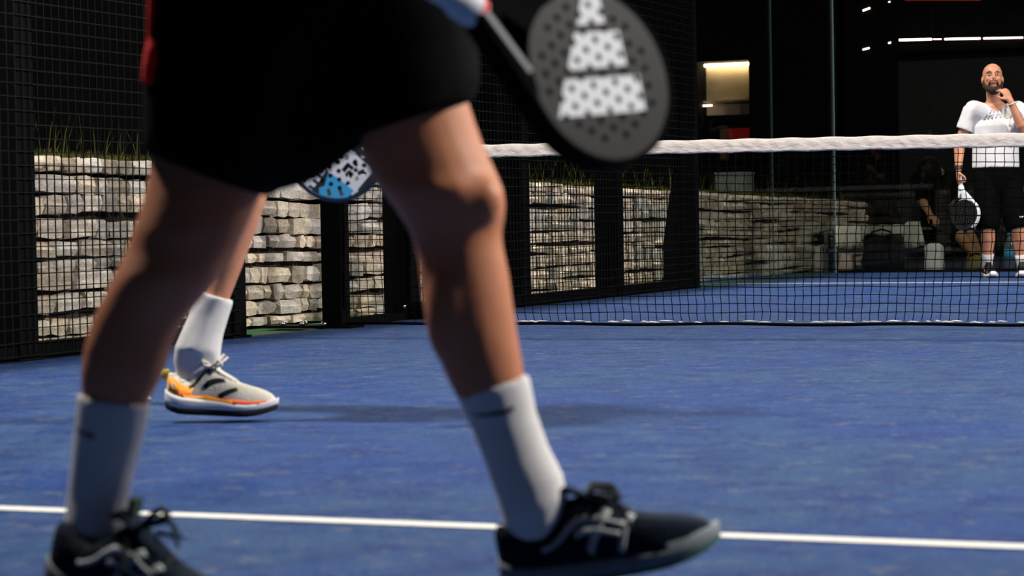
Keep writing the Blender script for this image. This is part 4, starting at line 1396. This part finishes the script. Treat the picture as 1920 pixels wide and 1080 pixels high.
# water bottle
cb = GY(1893, 500, 10.5); cb.z = GZ
wbo = empty('water_bottle', cb, 'large clear water bottle with blue label standing behind the man', 'bottle')


def lathe(bm, c, prof_, n=16):
    loft(bm, [[c + V((r_ * cos(2 * pi * j / n), r_ * sin(2 * pi * j / n), z)) for j in range(n)] for r_, z in prof_])


bm = bmesh.new(); lathe(bm, cb, [(.045, 0), (.05, .01), (.05, .22), (.046, .25), (.025, .30), (.018, .32), (.018, .335)])
build('body', bm, mat('bottle_plastic', (0.12, 0.16, 0.18), .15, (0.08, 0.11, 0.13), 8, .4, spec=.7), wbo, True)
bm = bmesh.new(); lathe(bm, cb, [(.0515, .12), (.0515, .21)]); build('label', bm, mat('blue_label', (0.10, 0.40, 0.62), .5, (0.05, 0.25, 0.45), 14, .5), wbo, True)
bm = bmesh.new(); lathe(bm, cb, [(.021, .33), (.021, .355), (.012, .36)]); build('cap', bm, mat('blue_cap', (0.08, 0.2, 0.35), .4, namount=.2), wbo, True)

# ------------------------------------------------------------------ dark clubhouse behind
WY = 18.0
a_, b_ = GY(1306, 128, WY), GY(1405, 214, WY)
nx0, nx1, nz0, nz1 = a_.x, b_.x, b_.z, GY(1355, 117, WY).z + .02
M_house = mat('dark_render', (0.004, 0.004, 0.004), .9, (0.007, 0.007, 0.007), 3, .6, spec=.05)
M_panel = mat('grey_wall_panel', (0.035, 0.038, 0.036), .9, (0.02, 0.022, 0.022), 40, .6, bump=.3, bscale=80, spec=.1)
M_plaster = mat('niche_plaster', (0.62, 0.52, 0.36), .9, (0.5, 0.40, 0.26), 10, .6, bump=.3, bscale=60)
bm = bmesh.new()
for x0, x1, z0, z1 in ((-15, nx0, -.02, 5), (nx1, 6, -.02, 5), (nx0, nx1, -.02, nz0), (nx0, nx1, nz1, 5)):
    box(bm, ((x0 + x1) / 2, WY + .2, (z0 + z1) / 2), (x1 - x0, .4, z1 - z0))
wb_ = build('wall_back', bm, M_house); wb_['kind'] = 'structure'
nic = empty('wall_niche', ((nx0 + nx1) / 2, WY + .3, nz0), 'warmly lit plaster niche in the dark clubhouse wall', 'niche')
bm = bmesh.new(); box(bm, ((nx0 + nx1) / 2, WY + .43, (nz0 + nz1) / 2), (nx1 - nx0 + .1, .06, nz1 - nz0 + .1)); build('back_wall', bm, M_plaster, nic)
lz = GY(1355, 190, WY + .3).z
bm = bmesh.new(); box(bm, ((nx0 + nx1) / 2, WY + .33, lz), (nx1 - nx0, .14, .025)); build('ledge', bm, M_plaster, nic)
M_led = mat('led_warm', (1, .8, .55), .5, namount=.05, emis=(1.0, .72, .42), estr=38)
bm = bmesh.new(); box(bm, ((nx0 + nx1) / 2, WY + .34, nz1 - .03), (nx1 - nx0, .03, .035)); build('cove_light', bm, M_led, nic)
p_ = GY(1325, 198, WY + .25)
bm = bmesh.new(); box(bm, p_, (.15, .03, .028)); build('lamp_strip', bm, mat('led_small', (1, .8, .7), .5, namount=.05, emis=(1, .72, .6), estr=6), nic)

pa, pb = GY(1686, 116, WY), GY(1980, 108, WY)
bm = bmesh.new(); box(bm, ((pa.x + pb.x + 1.5) / 2, WY - .03, (pa.z + .3) / 2), (pb.x + 1.5 - pa.x, .05, pa.z - .3))
tag(build('wall_panel', bm, M_panel), 'dark grey wall panel behind the bald man', 'panel')
bm = bmesh.new(); c0, c1 = GY(1585, 100, WY - .1).x, GY(1682, 100, WY - .1).x
box(bm, ((c0 + c1) / 2, WY - .12, 2.5), (c1 - c0, .2, 5.0)); tag(build('column', bm, M_house), 'black column left of the grey wall panel', 'column')
bm = bmesh.new(); box(bm, (GY(1800, 73, WY - .05).x + .6, WY - .1, GY(1800, 84, WY).z - .03), (3.0, .14, .10))
tag(build('lamp_beam', bm, M_house), 'black beam carrying the long light strips', 'beam')
M_led2 = mat('led_strip_glow', (1, .9, .85), .5, namount=.05, emis=(1.0, .70, .60), estr=9)
M_led3 = mat('led_red_glow', (.6, .05, .04), .5, namount=.05, emis=(1.0, .06, .05), estr=.22)


def led(x0, y0, x1, y1, th, label, m=None, Y=WY - .2):
    a_, b_ = GY(x0, y0, Y), GY(x1, y1, Y); bm = bmesh.new()
    tube(bm, [a_, b_], th, 8, rounded=False)
    tag(build('light_strip', bm, m or M_led2), label, 'light')


led(1686, 75, 1747, 73.5, .013, 'leftmost of the long glowing strips above the grey wall panel')
led(1750, 73.5, 1765, 73.3, .006, 'short faint glowing strip between the left and middle long strips')
led(1771, 73.4, 1838, 72, .011, 'middle glowing strip above the bald man')
led(1844, 72, 1918, 70.5, .010, 'glowing strip at the far right above the bald man')
led(1618, 20, 1631, 15, .010, 'upper short slanted light on the black column', Y=WY - .25)
led(1618, 93, 1630, 90, .009, 'lower short slanted light on the black column', Y=WY - .25)
led(1666, 81, 1670, 79.5, .009, 'tiny light dot just left of the long glowing strips', Y=WY - .25)
led(1666, 4, 1669, 3, .006, 'tiny light dot near the top beside the black column', Y=WY - .25)
led(1697, -1, 1838, -1, .012, 'dim red strip at the top edge over the grey wall panel', M_led3)
bm = bmesh.new(); a_, b_ = GY(1366, 241, 17.6), GY(1405, 278, 17.6)
rbx = empty('sign_board', (a_.x, 17.6, 0), 'small red board with a wooden edge below the lit niche', 'board')
box(bm, ((a_.x + b_.x) / 2, 17.6, (a_.z + b_.z) / 2), (b_.x - a_.x, .04, a_.z - b_.z)); build('panel', bm, mat('red_board', (0.75, 0.02, 0.02), .7, (0.5, 0.01, 0.01), 8, .5), rbx)
bm = bmesh.new(); a_, b_ = GY(1351, 243, 17.6), GY(1365, 300, 17.6)
box(bm, ((a_.x + b_.x) / 2, 17.6, (a_.z + b_.z) / 2), (b_.x - a_.x, .06, a_.z - b_.z)); build('edge_post', bm, mat('brown_wood', (0.25, 0.13, 0.06), .8, (0.15, 0.07, 0.03), 10, .6), rbx)
bm = bmesh.new(); box(bm, ((GY(1358, 300, 17.6).x), 17.6, GY(1358, 300, 17.6).z / 2), (.05, .05, GY(1358, 300, 17.6).z + .04)); build('stand', bm, M_house, rbx)
# pale planter above the stone wall
a_, b_ = GY(1348, 328, 9.6), GY(1407, 362, 9.6)
pl_ = empty('planter', ((a_.x + b_.x) / 2, 9.6, b_.z), 'pale grey planter standing just behind the stone wall top', 'planter')
bm = bmesh.new(); rings = []
for k, z in ((.9, b_.z - .15), (.96, b_.z), (1, a_.z), (1.04, a_.z + .004), (1.04, a_.z + .02)):
    w = (b_.x - a_.x) / 2 * k
    rings.append([V(((a_.x + b_.x) / 2 + sx * w, 9.6 + sy * .12 * k, z)) for sx, sy in ((-1, -1), (1, -1), (1, 1), (-1, 1))])
loft(bm, rings); build('box', bm, mat('pale_concrete', (0.22, 0.24, 0.22), .9, (0.14, 0.15, 0.14), 10, .6), pl_)
bm = bmesh.new(); ellipsoid(bm, V(((a_.x + b_.x) / 2, 9.6, a_.z + .012)), [V(((b_.x - a_.x) * .46, 0, 0)), V((0, .11, 0)), V((0, 0, .015))], 12, 7); build('soil', bm, M_soil, pl_)
